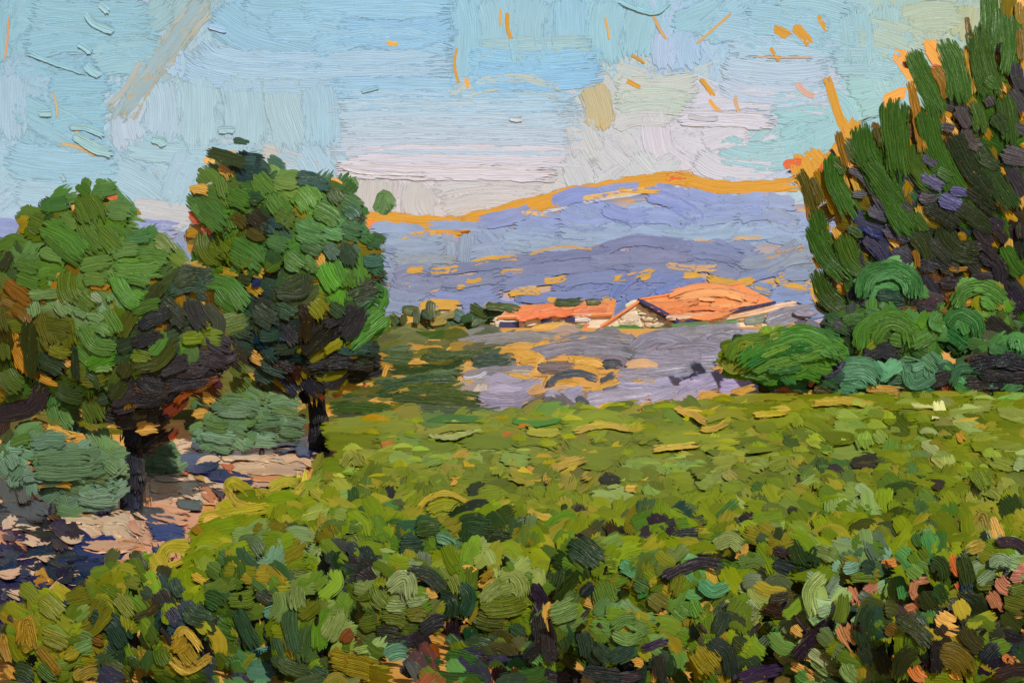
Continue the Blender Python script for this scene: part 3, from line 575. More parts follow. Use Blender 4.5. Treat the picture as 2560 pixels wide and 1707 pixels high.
FIELD_S = parse('''
E: 2,134 42,130|8|7c8a18; 2,140 26,142|9|818c18; 24,138 52,140|8|7f8a1a; 56,140 70,133 98,134|5|3f7030; 58,142 80,137 98,139|7|8a9030; 62,145 76,147 92,142|4|a5b07a|5; 94,147 104,138 118,140|9|7f8c16; 118,134 154,132|4|4a8a30; 118,138 152,138|7|7c8c18; 154,138 176,130 200,136|9|84981c; 160,142 180,138 202,141|4|bda850|4; 190,132 210,138|8|7c8c18; 222,128 234,136|7|6a8a20; 40,148 54,150|8|6f9044; 30,150 36,150|6|b87a30; 0,148 26,150|11|6d7a10; 54,150 80,152|12|6b7f10; 84,150 120,152|12|6b7f10; 120,146 150,150|11|74841a; 154,148 198,150|11|74841a; 112,143 122,142|4|d0602a; 202,146 234,146|9|74840f; 214,155 234,152|4|c9b050|4; 206,142 234,140|8|7a8a14; 40,144 60,146|7|7a8618; 128,142 150,143|5|a8a83c|3
Q: 10,130 30,122|9|7a8410; 36,122 80,117|7|8a8a28; 80,118 110,117|9|6f7a10; 88,123 118,122 142,128|5|bda448|4; 112,122 152,122|9|75820f; 0,127 10,132 18,138|5|d0aa50|5; 14,141 22,141 32,137|4|c0a540|4; 16,133 34,128 46,132|7|8a9028; 50,131 60,131 74,129|4|c8b048|4; 66,134 78,132 82,139|7|8a9a2a; 40,127 70,124|7|6f7c12; 146,130 156,142|13|465a12; 108,132 130,128|8|7f9a3a; 106,138 120,141|9|86a050; 122,140 128,152|10|7c9a40; 134,142 140,148|8|86a050; 165,136 172,144|10|5a6e14; 178,134 186,144|10|4f6414; 188,132 206,141|8|96b070; 184,128 214,124|7|8a9a50; 172,133 178,133|2.4|d9d9b0|4; 218,126 234,134|9|8a9850; 210,140 234,148|11|76841a; 190,142 194,148|5|H; 88,146 104,153|8|9aa83c; 72,146 80,150|8|3f5a1a; 0,146 30,144 45,137|9|85951e; 14,152 40,147|8|8f9a2a; 44,152 70,150|9|6f7f12; 166,150 176,156|8|a0b080; 200,150 214,154|9|78881e; 150,122 200,120|7|75820f; 200,120 234,122|8|727e10; 84,132 104,144|9|72841a; 140,132 146,136|6|72841a; 222,121 224,123|5|5a9a50|3; 52,138 66,142|9|6f8014; 152,152 162,146|8|74861a
G: 154,30 158,22 172,30 176,37|7|a8a030|5; 154,26 162,36 182,40|5|c2aa4c|5; 136,46 152,43 182,39|7|a39a30|4; 138,48 144,45 154,48|4|c8a456|5; 184,25 196,20 204,24|7|b0aa40|4; 198,31 207,22|5|b5a845|4; 212,26 220,32 230,32|7|a8a83c|5; 213,12 219,3|6|8a9030|4; 216,14 234,11|13|6a8212; 180,36 202,34|10|6f8814; 210,42 222,36|7|7a9030; 205,46 220,42|5|90a050|4; 182,54 170,64 182,72|5|5a7a20; 190,52 191,70|9|2a3a1c; 204,50 208,70|12|2c3a28; 220,50 230,54|10|3a6a2a; 216,69 232,70|8|94a870|3; 140,56 160,50|13|6a8214; 132,50 136,54|8|8a6a18; 108,76 114,66 128,65|9|a59a34|4; 92,78 104,70|10|5a7a1c; 92,88 106,81 124,75|4|b09c3c|5; 133,72 138,66 146,68|6|7f9030|4; 131,84 142,90 158,88|5|c0a040|5; 136,92 150,94 168,87|6|85922a|4; 148,66 158,76|10|66801a; 60,86 68,90|9|3a5a1a; 73,95 77,85|5|a88f38|4; 36,92 46,99|9|98912e; 226,80 234,84|7|8aa060; 164,56 178,48|9|70881a; 196,40 214,50|9|6c8416; 224,40 232,46|8|5c7c1e; 230,66 226,54|5|9a8424; 80,88 92,92|8|66801a
H: 2,10 8,3 14,10|8|98a044|4; 34,4 50,5|9|86a050; 56,8 69,4|8|7c9a44|4; 85,5 97,5|10|8aa454; 110,4 129,7|10|84a04c|4; 128,2 150,4|8|7f8c24; 13,21 28,24|6|98942e|4; 30,22 44,12 60,12|8|7c8a1c; 0,30 11,28|6|7fa058; 9,24 9,38|7|2f5224; 26,32 36,25|8|232a34; 30,37 38,40|9|4a7a44; 14,38 24,46|11|2c4f24; 40,37 54,27|7|85922a|4; 36,49 48,49 58,34 74,29 88,37|4|b5a040|5; 60,40 72,36 90,39|8|8a9028|4; 36,55 42,57 50,53|4|c89a48|4; 87,25 99,22|8|26331c; 104,36 113,34|6|3f5014; 78,18 76,20|5|H; 84,14 106,14|10|6d7f14; 115,16 126,21|6|a09a34|4; 126,10 137,13|5|c09a40; 139,22 148,11 168,6|5|b59c48|6; 148,24 158,12|5|a39634; 165,18 174,12 183,13|6|a09030; 178,17 190,22|10|252a26; 194,26 202,26|4|c8a850|5; 172,30 198,34|11|8fa868|3; 208,22 217,31|9|7fa050; 200,8 221,13|9|7f9a48; 226,10 234,13|10|7fa054; 127,36 141,42|9|8a9430|4; 128,40 136,44 144,46|4|c0a84c|4; 152,35 154,42|4|2a4020; 160,38 171,48|8|2f2c2c; 172,62 186,60 183,47|8|33281f; 140,56 148,46 160,43|9|55801e; 118,44 122,56|9|55701a; 226,28 234,36|9|72861c; 50,16 62,20|8|7a8c1e; 64,16 74,26|10|6a8014; 96,30 110,28|9|6f8414; 150,30 160,34|8|6a8018; 196,14 206,18|8|72881c; 210,46 220,51|8|7fa054|3; 222,46 229,46|7|7fa054|3; 204,38 218,40|8|6a8018; 78,44 100,46|9|7c8418; 230,38 234,46|6|2c4830; 102,40 118,42|8|86841e; 36,20 30,30|7|8a8e24
I: 46,4 57,10|12|86984a; 62,10 72,6 82,14|11|7c902e|4; 22,10 38,7|9|8a963a|4; 12,20 24,22|10|7f964a|4; 0,6 12,12|9|7a9450; 30,14 37,19|7|a8a85c|4; 97,4 101,16|9|365a22; 102,9 112,18|7|33323a; 117,8 135,6|8|2c2a30|3; 110,6 114,14|8|4a7040; 160,7 166,13|10|3f6a3c; 172,2 182,11|6|a0aa60; 189,11 200,12 209,24|12|75922c|5; 212,6 227,11|9|84963c|4; 228,8 234,10|9|96b080|4; 78,18 86,22|6|34302c; 80,27 93,19|10|86a058; 50,22 56,30|10|3f6420; 16,32 22,37|9|4a6a16; 34,30 43,37|7|9ab070; 72,28 79,34|8|748a2c; 95,26 104,34|12|5f7c20; 112,25 130,32|11|84a052|4; 138,17 149,28|13|52741a; 151,25 166,27|8|382c24; 170,20 179,23|7|34302e; 161,34 175,32|6|2a3a34; 180,30 187,45|18|7a8a18; 205,26 216,31|7|86924a|3; 221,32 232,54|15|1c3a14; 0,44 8,49|10|24483a; 0,56 12,57|8|2a342c; 22,54 28,44 39,33|8|3f6a34; 34,49 40,43|6|8fa880; 44,42 54,56|10|2a2630; 44,54 58,64|12|1c3420; 66,44 66,56 76,62|9|86a85c; 62,38 66,44|6|7a8a20; 76,42 87,52|15|5a6f14; 74,38 79,40|5|2a342c; 92,55 102,41|10|446a24; 111,42 124,48|14|74861a; 116,53 124,48 133,49|6|3a4418; 134,48 142,36 160,37|8|26382c; 136,48 144,40|5|5a5f14; 196,28 200,36|7|9aa048; 4,36 10,28|9|748a1c; 28,24 44,26|8|70881c; 60,20 70,24|9|6a8216; 130,12 144,10|9|72881c; 196,40 214,38|7|8a8c28; 150,12 154,20|8|75881e; 120,16 130,20|7|7a8618; 0,24 8,26|6|72861c
''')
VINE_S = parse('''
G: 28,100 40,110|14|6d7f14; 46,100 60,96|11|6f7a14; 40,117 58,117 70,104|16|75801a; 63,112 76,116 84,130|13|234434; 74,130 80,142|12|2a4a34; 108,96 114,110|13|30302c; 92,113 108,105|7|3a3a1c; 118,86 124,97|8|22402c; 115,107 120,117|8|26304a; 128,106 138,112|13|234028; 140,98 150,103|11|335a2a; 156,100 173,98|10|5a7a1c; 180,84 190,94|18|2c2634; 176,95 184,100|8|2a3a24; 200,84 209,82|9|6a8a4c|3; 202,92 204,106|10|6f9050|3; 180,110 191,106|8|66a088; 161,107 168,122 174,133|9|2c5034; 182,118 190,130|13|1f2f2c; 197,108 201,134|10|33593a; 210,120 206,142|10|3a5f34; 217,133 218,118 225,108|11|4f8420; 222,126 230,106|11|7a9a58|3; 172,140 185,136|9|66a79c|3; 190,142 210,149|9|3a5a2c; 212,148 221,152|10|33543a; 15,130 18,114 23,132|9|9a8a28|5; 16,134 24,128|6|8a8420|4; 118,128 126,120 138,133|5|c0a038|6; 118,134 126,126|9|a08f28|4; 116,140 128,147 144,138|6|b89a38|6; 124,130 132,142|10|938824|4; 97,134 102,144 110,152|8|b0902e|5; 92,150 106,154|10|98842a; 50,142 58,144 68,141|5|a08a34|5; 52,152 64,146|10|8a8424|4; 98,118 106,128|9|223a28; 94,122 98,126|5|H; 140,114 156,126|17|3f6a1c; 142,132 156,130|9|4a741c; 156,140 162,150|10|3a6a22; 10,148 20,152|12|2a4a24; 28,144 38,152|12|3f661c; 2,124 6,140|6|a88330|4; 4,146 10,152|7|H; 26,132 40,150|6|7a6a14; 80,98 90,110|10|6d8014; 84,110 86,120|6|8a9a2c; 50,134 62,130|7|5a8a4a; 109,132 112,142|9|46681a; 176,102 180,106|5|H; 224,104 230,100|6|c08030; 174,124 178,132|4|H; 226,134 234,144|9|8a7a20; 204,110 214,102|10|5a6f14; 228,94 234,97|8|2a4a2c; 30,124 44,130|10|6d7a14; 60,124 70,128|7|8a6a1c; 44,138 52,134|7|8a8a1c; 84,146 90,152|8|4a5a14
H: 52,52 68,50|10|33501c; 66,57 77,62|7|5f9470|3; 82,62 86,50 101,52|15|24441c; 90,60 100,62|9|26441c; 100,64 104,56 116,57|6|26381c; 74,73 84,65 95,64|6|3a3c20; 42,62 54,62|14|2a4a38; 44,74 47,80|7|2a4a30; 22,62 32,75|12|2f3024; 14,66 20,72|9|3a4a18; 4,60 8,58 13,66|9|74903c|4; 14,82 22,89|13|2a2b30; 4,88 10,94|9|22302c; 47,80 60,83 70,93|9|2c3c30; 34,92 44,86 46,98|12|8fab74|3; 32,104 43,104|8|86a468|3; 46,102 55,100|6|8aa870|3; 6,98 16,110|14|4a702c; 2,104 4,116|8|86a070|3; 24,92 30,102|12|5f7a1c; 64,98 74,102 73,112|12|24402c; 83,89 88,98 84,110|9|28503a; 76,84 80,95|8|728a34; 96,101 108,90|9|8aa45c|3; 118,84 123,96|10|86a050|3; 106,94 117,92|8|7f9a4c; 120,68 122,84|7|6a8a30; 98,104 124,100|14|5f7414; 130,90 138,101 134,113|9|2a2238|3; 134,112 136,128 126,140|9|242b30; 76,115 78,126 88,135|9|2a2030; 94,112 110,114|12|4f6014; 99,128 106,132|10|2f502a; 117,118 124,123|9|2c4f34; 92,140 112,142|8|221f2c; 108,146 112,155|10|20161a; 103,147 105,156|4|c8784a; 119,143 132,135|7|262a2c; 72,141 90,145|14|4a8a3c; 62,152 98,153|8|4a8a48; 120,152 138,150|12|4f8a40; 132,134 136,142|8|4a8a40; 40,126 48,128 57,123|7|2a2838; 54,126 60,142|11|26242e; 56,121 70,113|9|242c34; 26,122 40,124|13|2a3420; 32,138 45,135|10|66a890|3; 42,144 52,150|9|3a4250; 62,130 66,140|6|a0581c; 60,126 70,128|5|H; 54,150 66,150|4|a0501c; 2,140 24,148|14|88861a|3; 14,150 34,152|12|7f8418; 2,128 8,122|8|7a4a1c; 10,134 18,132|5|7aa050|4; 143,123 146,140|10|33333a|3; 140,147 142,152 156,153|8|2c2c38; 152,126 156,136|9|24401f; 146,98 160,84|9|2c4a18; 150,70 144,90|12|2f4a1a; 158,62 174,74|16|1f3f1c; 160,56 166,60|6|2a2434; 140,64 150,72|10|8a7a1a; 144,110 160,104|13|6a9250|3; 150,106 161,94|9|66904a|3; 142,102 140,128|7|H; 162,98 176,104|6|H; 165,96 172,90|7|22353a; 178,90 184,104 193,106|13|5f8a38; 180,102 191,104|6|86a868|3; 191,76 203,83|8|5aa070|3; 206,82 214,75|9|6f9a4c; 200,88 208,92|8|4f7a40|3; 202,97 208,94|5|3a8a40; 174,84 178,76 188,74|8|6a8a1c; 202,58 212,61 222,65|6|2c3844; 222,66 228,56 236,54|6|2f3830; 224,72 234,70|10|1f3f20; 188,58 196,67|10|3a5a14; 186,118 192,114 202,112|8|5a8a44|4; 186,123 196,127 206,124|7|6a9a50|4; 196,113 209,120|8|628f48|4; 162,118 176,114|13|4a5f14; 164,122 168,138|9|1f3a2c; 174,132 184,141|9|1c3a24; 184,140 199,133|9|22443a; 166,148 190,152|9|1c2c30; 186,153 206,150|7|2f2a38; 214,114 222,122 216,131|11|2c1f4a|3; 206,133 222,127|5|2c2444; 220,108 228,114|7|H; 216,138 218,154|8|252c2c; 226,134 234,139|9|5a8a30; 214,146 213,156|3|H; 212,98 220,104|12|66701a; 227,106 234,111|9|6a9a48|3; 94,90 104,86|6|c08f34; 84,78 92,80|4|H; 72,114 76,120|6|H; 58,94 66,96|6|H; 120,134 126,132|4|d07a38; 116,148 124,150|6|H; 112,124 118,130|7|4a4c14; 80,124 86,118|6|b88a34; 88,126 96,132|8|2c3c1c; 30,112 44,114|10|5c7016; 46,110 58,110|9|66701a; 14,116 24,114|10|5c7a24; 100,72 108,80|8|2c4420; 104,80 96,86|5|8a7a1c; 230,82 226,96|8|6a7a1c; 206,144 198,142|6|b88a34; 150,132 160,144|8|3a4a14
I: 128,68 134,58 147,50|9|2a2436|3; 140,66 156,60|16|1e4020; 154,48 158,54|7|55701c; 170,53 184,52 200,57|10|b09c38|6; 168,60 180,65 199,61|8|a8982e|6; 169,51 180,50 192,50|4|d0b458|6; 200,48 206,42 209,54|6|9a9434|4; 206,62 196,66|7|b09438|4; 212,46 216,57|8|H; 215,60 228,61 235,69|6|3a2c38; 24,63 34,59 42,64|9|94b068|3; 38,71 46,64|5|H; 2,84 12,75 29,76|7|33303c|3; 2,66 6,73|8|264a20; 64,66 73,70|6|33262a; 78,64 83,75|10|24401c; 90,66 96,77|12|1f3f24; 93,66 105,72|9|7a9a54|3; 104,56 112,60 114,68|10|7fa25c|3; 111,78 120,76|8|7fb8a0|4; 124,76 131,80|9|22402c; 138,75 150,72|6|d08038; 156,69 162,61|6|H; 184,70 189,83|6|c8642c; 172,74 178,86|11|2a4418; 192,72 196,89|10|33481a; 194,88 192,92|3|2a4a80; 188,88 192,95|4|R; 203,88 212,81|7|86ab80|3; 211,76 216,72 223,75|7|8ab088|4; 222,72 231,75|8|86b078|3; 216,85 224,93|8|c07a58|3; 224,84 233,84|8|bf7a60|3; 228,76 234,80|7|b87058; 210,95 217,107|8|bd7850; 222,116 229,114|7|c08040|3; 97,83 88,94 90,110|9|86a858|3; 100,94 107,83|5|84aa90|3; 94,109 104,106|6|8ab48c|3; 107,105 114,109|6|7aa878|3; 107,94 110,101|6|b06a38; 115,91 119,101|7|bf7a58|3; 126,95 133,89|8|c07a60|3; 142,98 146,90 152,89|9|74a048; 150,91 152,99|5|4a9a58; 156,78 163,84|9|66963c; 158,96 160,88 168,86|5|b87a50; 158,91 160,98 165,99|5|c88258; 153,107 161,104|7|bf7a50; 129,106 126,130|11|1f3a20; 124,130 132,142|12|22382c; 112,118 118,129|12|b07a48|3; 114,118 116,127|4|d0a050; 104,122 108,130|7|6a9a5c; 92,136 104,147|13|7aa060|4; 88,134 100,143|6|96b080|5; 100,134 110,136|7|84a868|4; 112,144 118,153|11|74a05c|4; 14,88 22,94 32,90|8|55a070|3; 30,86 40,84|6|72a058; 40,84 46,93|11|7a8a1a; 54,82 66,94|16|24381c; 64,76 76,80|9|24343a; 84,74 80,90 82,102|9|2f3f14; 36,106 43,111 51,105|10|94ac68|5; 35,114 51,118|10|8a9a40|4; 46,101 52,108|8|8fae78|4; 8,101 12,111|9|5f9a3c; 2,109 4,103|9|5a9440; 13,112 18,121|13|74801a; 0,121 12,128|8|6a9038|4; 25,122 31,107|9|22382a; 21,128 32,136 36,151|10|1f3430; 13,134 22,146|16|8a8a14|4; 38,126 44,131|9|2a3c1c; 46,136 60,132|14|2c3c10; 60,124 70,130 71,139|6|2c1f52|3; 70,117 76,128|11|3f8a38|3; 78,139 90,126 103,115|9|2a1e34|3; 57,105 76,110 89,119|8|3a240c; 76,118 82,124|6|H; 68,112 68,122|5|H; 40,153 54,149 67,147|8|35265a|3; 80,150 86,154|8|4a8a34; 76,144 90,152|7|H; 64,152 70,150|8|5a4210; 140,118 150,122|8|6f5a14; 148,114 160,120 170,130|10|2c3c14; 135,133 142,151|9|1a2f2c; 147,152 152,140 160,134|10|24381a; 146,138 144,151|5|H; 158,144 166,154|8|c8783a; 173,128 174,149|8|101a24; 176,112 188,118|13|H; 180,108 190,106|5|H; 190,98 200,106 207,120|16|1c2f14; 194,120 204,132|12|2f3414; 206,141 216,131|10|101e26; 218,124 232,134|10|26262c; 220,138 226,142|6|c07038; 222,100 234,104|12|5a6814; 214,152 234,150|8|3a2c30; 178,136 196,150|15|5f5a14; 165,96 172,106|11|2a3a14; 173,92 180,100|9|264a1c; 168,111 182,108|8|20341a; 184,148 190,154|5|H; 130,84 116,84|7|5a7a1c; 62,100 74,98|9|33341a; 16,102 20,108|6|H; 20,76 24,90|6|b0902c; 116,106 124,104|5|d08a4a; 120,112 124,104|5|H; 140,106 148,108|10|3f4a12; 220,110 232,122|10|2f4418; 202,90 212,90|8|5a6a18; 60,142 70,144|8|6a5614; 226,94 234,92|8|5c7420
''')
SHRUB_R = [
 ('broad swirling bright green shrub nearest the lavender field', (29.5, 'shrub'), parse('''
Q: 32,92 40,82 60,77|8|5a8a24; 42,96 60,82 84,75 106,86|12|46902e; 46,96 66,87 90,84|6|2f8034|3; 50,98 74,92 100,86|9|5a9a38; 30,94 36,99 50,97|6|86a02a; 42,86 44,82 50,84|7|7a9a20; 60,99 82,98|5|3a8040; 96,78 108,90|8|3f7a30; 62,78 68,76|4|90a838|3; 40,100 60,104|6|4f8a34; 56,90 76,82|5|6aa83c|3; 76,90 104,88|6|55963c; 36,78 44,80|6|2a4a20; 90,74 108,78|7|2f6a28
''')),
 ('low dark green shrub with coral earth at its foot', (30, 'shrub'), parse('''
Q: 58,108 72,106|9|2f6a48; 64,104 72,108|7|4a9468|3; 74,108 88,109|9|3a7048; 80,110 88,106|6|458a58; 76,98 84,104|8|3a5a3a; 94,106 104,110|8|2a5a34; 82,100 86,104|7|2f3a3a; 88,98 104,93|7|3a3470|3; 98,102 110,93|8|2f3050; 66,112 84,114|5|R; 88,111 92,104|4|R; 84,116 92,115|4|H; 54,112 62,112|5|4a4a14; 92,112 102,114|5|4a4a14
''')),
 ('curling mid green shrub between the bright swirl and the upright tree', (31, 'shrub'), parse('''
Q: 123,84 126,70 145,63 160,72|10|4a8a2c; 132,80 142,68 154,71 157,82|8|528c34|3; 128,84 136,78|6|7aa030; 158,82 172,74 176,66|10|4a8630; 176,62 174,68 180,72|8|4a9048|3; 144,78 154,80|8|4c8430; 112,66 124,64|8|3a6a28; 100,66 116,72|8|2c5426; 116,82 120,75|5|b87a20; 126,90 148,82|9|2f3440; 114,90 120,92|7|33383a; 128,60 142,62|7|3a7030; 106,68 112,74|6|44485a; 136,86 146,90|7|2f3444; 122,92 136,92|7|3f6a34; 160,84 172,90|8|3a6a2c; 110,78 118,88|6|2c4a24
''')),
 ('rounded sea green shrub nearest the vine field, left of the pair', (30.5, 'shrub'), parse('''
Q: 106,110 112,98 128,97 136,105|11|4a8f6a; 104,114 118,112|8|55a07a|3; 110,104 124,102 132,108|7|64ac8c|3; 116,108 128,110|6|4f9a74; 116,110 122,112|4|H; 126,112 150,114|5|H; 112,116 122,116|5|4aa080; 102,106 108,100|7|3a7a54
''')),
 ('tall sea green shrub below the violet-streaked upright tree', (31, 'shrub'), parse('''
Q: 138,105 148,90 164,88 176,97|11|55936e; 156,96 160,108 176,100|10|4f9070; 158,98 168,96 170,104|6|68b090|3; 160,112 170,116|6|3f8a6a; 146,96 156,102|8|5c9a78; 140,106 154,104|8|4a8060; 152,86 172,86|7|4a8648; 170,92 178,92|6|4a9a74; 152,115 164,118|5|H; 166,116 172,118|4|2f7a60
''')),
 ('green arching shrub crown in front of the upright tree', (32, 'shrub'), parse('''
Q: 124,50 127,36 144,29 160,38 161,50|9|3f8a48|3; 128,48 132,38 144,34 154,40 156,50|6|52a064|3; 126,44 134,34 150,32|4|66b478|3; 136,48 150,50|9|24503c; 138,54 152,54|8|24483a; 134,52 140,58|7|3a4048; 122,54 132,58|7|3a3f48; 144,60 164,66|10|3a3d4c; 164,56 176,58|7|3a3d48; 150,58 162,58|4|6a5a14; 128,58 146,66|8|2c5030
''')),
 ('bright green shrub crown with an ochre hollow under the dark violet boughs', (32, 'shrub'), parse('''
Q: 188,56 194,46 208,43 222,52|9|4a8a34|3; 206,52 214,57|8|55a040|3; 200,44 214,44 222,50|5|62a848|3; 191,60 194,52|6|8a6a14; 194,54 200,52|5|b07820; 182,68 190,60 202,66 204,77|9|3f8a44|3; 184,70 192,66 196,74|7|4c9a50; 178,68 186,76 196,84|8|2a7a38|3; 192,88 203,80 216,86|9|4a9048|3; 200,86 206,82 212,88|5|5ca060; 210,66 226,78|12|2a3028; 204,88 214,92|8|3a6a3a; 184,80 192,90|8|2f5a28
''')),
 ('small dark bush with a mint streak at the right end of the vine field', (31, 'shrub'), parse('''
Q: 186,110 191,99 206,98|6|3f7a58; 188,104 192,112 197,112|6|4fa058|3; 190,106 196,108|4|60b488; 170,108 186,104|9|35343a; 196,108 216,108|9|2f302e; 200,112 214,110|4|55907a; 200,96 234,98|9|1d2030; 206,102 232,104|7|22222c; 222,114 232,108|8|4a8a5a|3; 226,84 230,78 233,86|6|4a9a50|3; 212,84 220,86|7|3a7a44; 180,112 190,116|6|8a4a14; 216,92 228,90|8|24303a; 224,104 234,112|7|2c3c38; 192,117 212,116|4|5a3a14; 214,112 220,108|6|1f2a38; 204,92 196,94|5|4a3418
''')),
]
TREE3_S = parse('''
C: 159,35 166,52 178,78|13|33600f; 181,28 188,46 192,68|15|33600f; 212,-4 213,14 212,32|14|33600f; 204,20 208,44 214,66|16|33560f; 226,10 224,50|12|33600f; 147,69 147,88 151,120|17|335c10; 124,86 127,104 141,132|15|2f5c10; 104,107 107,126 119,148|13|30600f; 103,102 106,107|2.4|B; 82,117 92,150|8|5a5a0c; 90,122 96,140|6|5f5c10; 92,144 96,157|11|2f5a10; 108,90 114,114|5|8a6a10; 106,110 112,118|5|3a5a10; 140,118 158,158|15|2f5c14; 168,76 178,110 198,142|14|305c14; 128,110 146,136 162,158|13|2f5a14; 160,100 172,126|12|3a5a12; 186,92 200,118 218,140|12|1c2c14; 200,96 214,120 228,142|12|24401a; 222,66 226,96|12|2f5010; 200,70 206,90|9|33560f; 158,56 162,80 166,104|6|a07a14; 174,46 182,66|7|8a6a12; 197,30 200,64|6|a8801c; 172,46 182,50|5|R; 154,42 156,46|4|R; 196,12 198,26|4|6a5a14; 232,20 234,40|6|7a6a14; 217,56 222,62|5|c8923a; 134,88 138,100|5|4a4a10; 132,84 136,92|5|6a5410
C: 190,74 197,86|7|47434a; 178,86 187,88|6|45424a; 196,88 205,100|8|4a4648; 116,116 126,122 139,142|5|4a4c5c; 118,132 127,132|5|55616a; 130,142 142,147|8|4a4f68; 157,102 162,113|7|4a5068; 167,106 175,112|7|4a5068; 165,120 180,127|8|55588a; 164,134 175,135|6|4a4a58; 178,135 191,141|9|5a62a0|3; 185,130 195,132|6|5a60a0|3; 151,138 157,143|6|45484f; 210,67 213,73|7|44484a; 230,44 235,60|9|33343c; 226,62 235,76|9|3f4148; 221,104 235,109|11|4a4c58; 228,86 235,90|7|3f4450; 226,116 235,132|10|333440; 168,140 190,155|10|1f2a18; 190,140 212,156|12|22301a; 196,130 216,146|8|1a2414; 212,150 219,157|9|2a2438; 213,124 220,142|6|a07a18; 229,124 235,142|5|H; 182,80 190,94|4|e0a850; 163,140 168,154|6|c09a3a; 110,118 114,130|5|H; 84,128 88,150|3|a07418; 160,146 168,156|8|33561a; 176,116 186,122|8|2f5a1c; 118,120 122,132|4|c89a34; 215,78 222,90|10|26401a; 206,108 218,114|8|263a1c; 232,2 234,16|5|8a7a1c; 210,54 216,60|8|2f5a10
Q: 91,0 100,20 114,36|14|2f5c10; 94,32 100,48 114,60|12|33541a; 112,8 118,24 130,34|14|3a5f1a; 117,16 124,27|8|2f2f3c; 128,8 142,26|11|3a3f60; 126,2 138,8|4|2f3a80|3; 140,3 157,10|8|44455f; 146,18 159,27|9|3c3f52; 160,6 171,23|12|2a3a24; 116,36 124,56|11|2f5a1e; 106,52 114,60|6|4a5a18; 143,7 150,15|5|e0a848; 105,2 109,12|5|e0a848; 108,40 113,46|5|e0a050; 98,28 104,33|4|c8922c; 172,12 186,25|12|2f3a30; 180,2 204,20|13|23331c; 188,20 204,14 217,24|5|2c2830; 206,20 218,28 220,42|9|252230; 196,24 204,31|9|2a3028; 222,16 228,28 234,34|10|2f5a14; 224,8 226,22|5|H; 164,30 177,30|9|2f323c; 166,36 177,52|10|2f3340; 178,40 196,38|7|2c2a32; 200,36 218,38|7|2a2836; 217,36 226,62|13|1f1d30; 226,44 235,58|10|221f36; 214,52 230,62|8|1f2438; 228,66 235,82|9|1c1f30; 93,54 108,63|6|3a4420; 100,64 114,72|7|2a4a28; 108,60 120,65|8|2f4a2a; 178,58 186,50|6|8a5a14; 160,18 162,30|4|8a6a14; 152,40 164,48|9|2a3440; 178,28 190,32|8|2c342c; 190,44 206,48|7|2a2c30; 204,56 214,62|8|1f2a30; 120,44 128,50|6|3a4a1c; 184,30 196,30|3|9a7418; 206,46 214,46|3|8a6418; 232,0 234,10|6|2a2a20; 150,30 164,36|8|2f3a2c; 128,32 140,34|8|2f4024; 88,6 92,20|4|7a6410; 92,22 96,30|4|9a7a1c; 204,2 214,14|8|2a2430; 216,4 222,12|7|2c2a28; 140,26 146,36|6|2f4a24; 116,2 124,8|6|2f501c
''')
BARN_ROOF_S = parse('''
E: 212,55 234,52|4|e0824a; 217,58 234,57|3.4|df7c44; 222,61 234,61|3.4|dd7640; 224,64.5 234,65|2.4|d87240
Q: 0,48.5 40,46.5|4|e48c52; 2,53 44,50.5|5|e89a5c; 0,57.5 40,55|4.4|e2844a; 42,48.5 54,51|4|e28850; 20,55.5 50,54|2.6|ec9c5c; 0,60.5 30,58.6|2.8|dd7a46; 12,51 24,52.4|2.4|eca468|2
''')
BARN_WALL_S = parse('''
E: 196,58 202,55 206,58|6|dfcfae; 192,62 204,61|6|dccdb0; 206,62 216,63|6|dfd2b4|3; 190,66 206,66|5|d8c9ae|3; 208,66 224,66|5|d9cbb0|3; 186,69 204,69|3|ddd0b4|3; 206,69 224,68.6|3|d4c6ac; 198,60 212,60|4|e2d4b4|3
''')
LONG_ROOF_S = parse('''
E: 116,63 130,60 148,57|6|e0804e|3; 120,65 140,62 160,61|4|dd7444|3; 146,58 166,55 182,57|5|e08a58|3; 158,61 182,59|4|d8784c|3; 136,60 156,59|2|e89a6c|3; 168,57 184,58|2.4|e49464|3
''')
LONG_WALL_S = parse('''
E: 106,67 126,68|5|dccfb4; 126,68 140,66|4|e0d2b6|3; 144,68 160,69|4|ddd0b6|3; 156,65 172,64|4|d8ccc0|3; 150,66 158,66|3|d4c8b8; 162,68 170,67|3|d8ccb4
''')
# ------------------------------------------------------------------ SETTING: sky, terrain, hills
sx_ = np.linspace(-9000, 9000, 40); zz = np.linspace(-700, 6500, 20)
V = np.array([[x, 6000.0, z] for x in sx_ for z in zz])
sky = add_mesh('sky', mesh_from('sky', V, grid_faces(len(sx_), len(zz)), None, M_SKY), kind='structure')

def sky_surf(px, py, s):
    return at(px, py, 5960.0), np.array([0.0, -1.0, 0.0])

for s in SKY_S:
    s.c = np.clip(s.c * (np.array([0.74, 0.87, 0.98]) if s.c[2] > 1.22 * s.c[0] else np.array([0.86, 0.88, 0.93])), 0, .9) if not is_ochre(s.c) else s.c
sky_plain = [s for s in SKY_S if s.c[2] > s.c[0] * 0.9 and s.w > 12]
sky_poly = SP('-40,-30 275,-30 275,54 -40,54')
sky_hole = SP('190,12 196,24 199,30 206,30 206,16 214,8 222,14 236,2 236,60 182,60 184,46 178,44 160,42.5 150,42 130,46 106,53 84,52 84,49 106,50.5 130,43.6 150,40.5 180,41 186,32 190,24')
fill = [s for s in fillers(sky_plain, sky_poly, 24, 36, 2.2, jitter_c=0.02, ang_j=0.2) if not inside(sky_hole, *s.ctr)]
emit(fill, sky, (0, 0, 0), sky_surf, 'sky_stroke', th=0.12, singles=0, mass='sky_wash', bulge=0.0, rag=0.10, relief=0.26, lift_k=0.0002, under=False, clean=True)
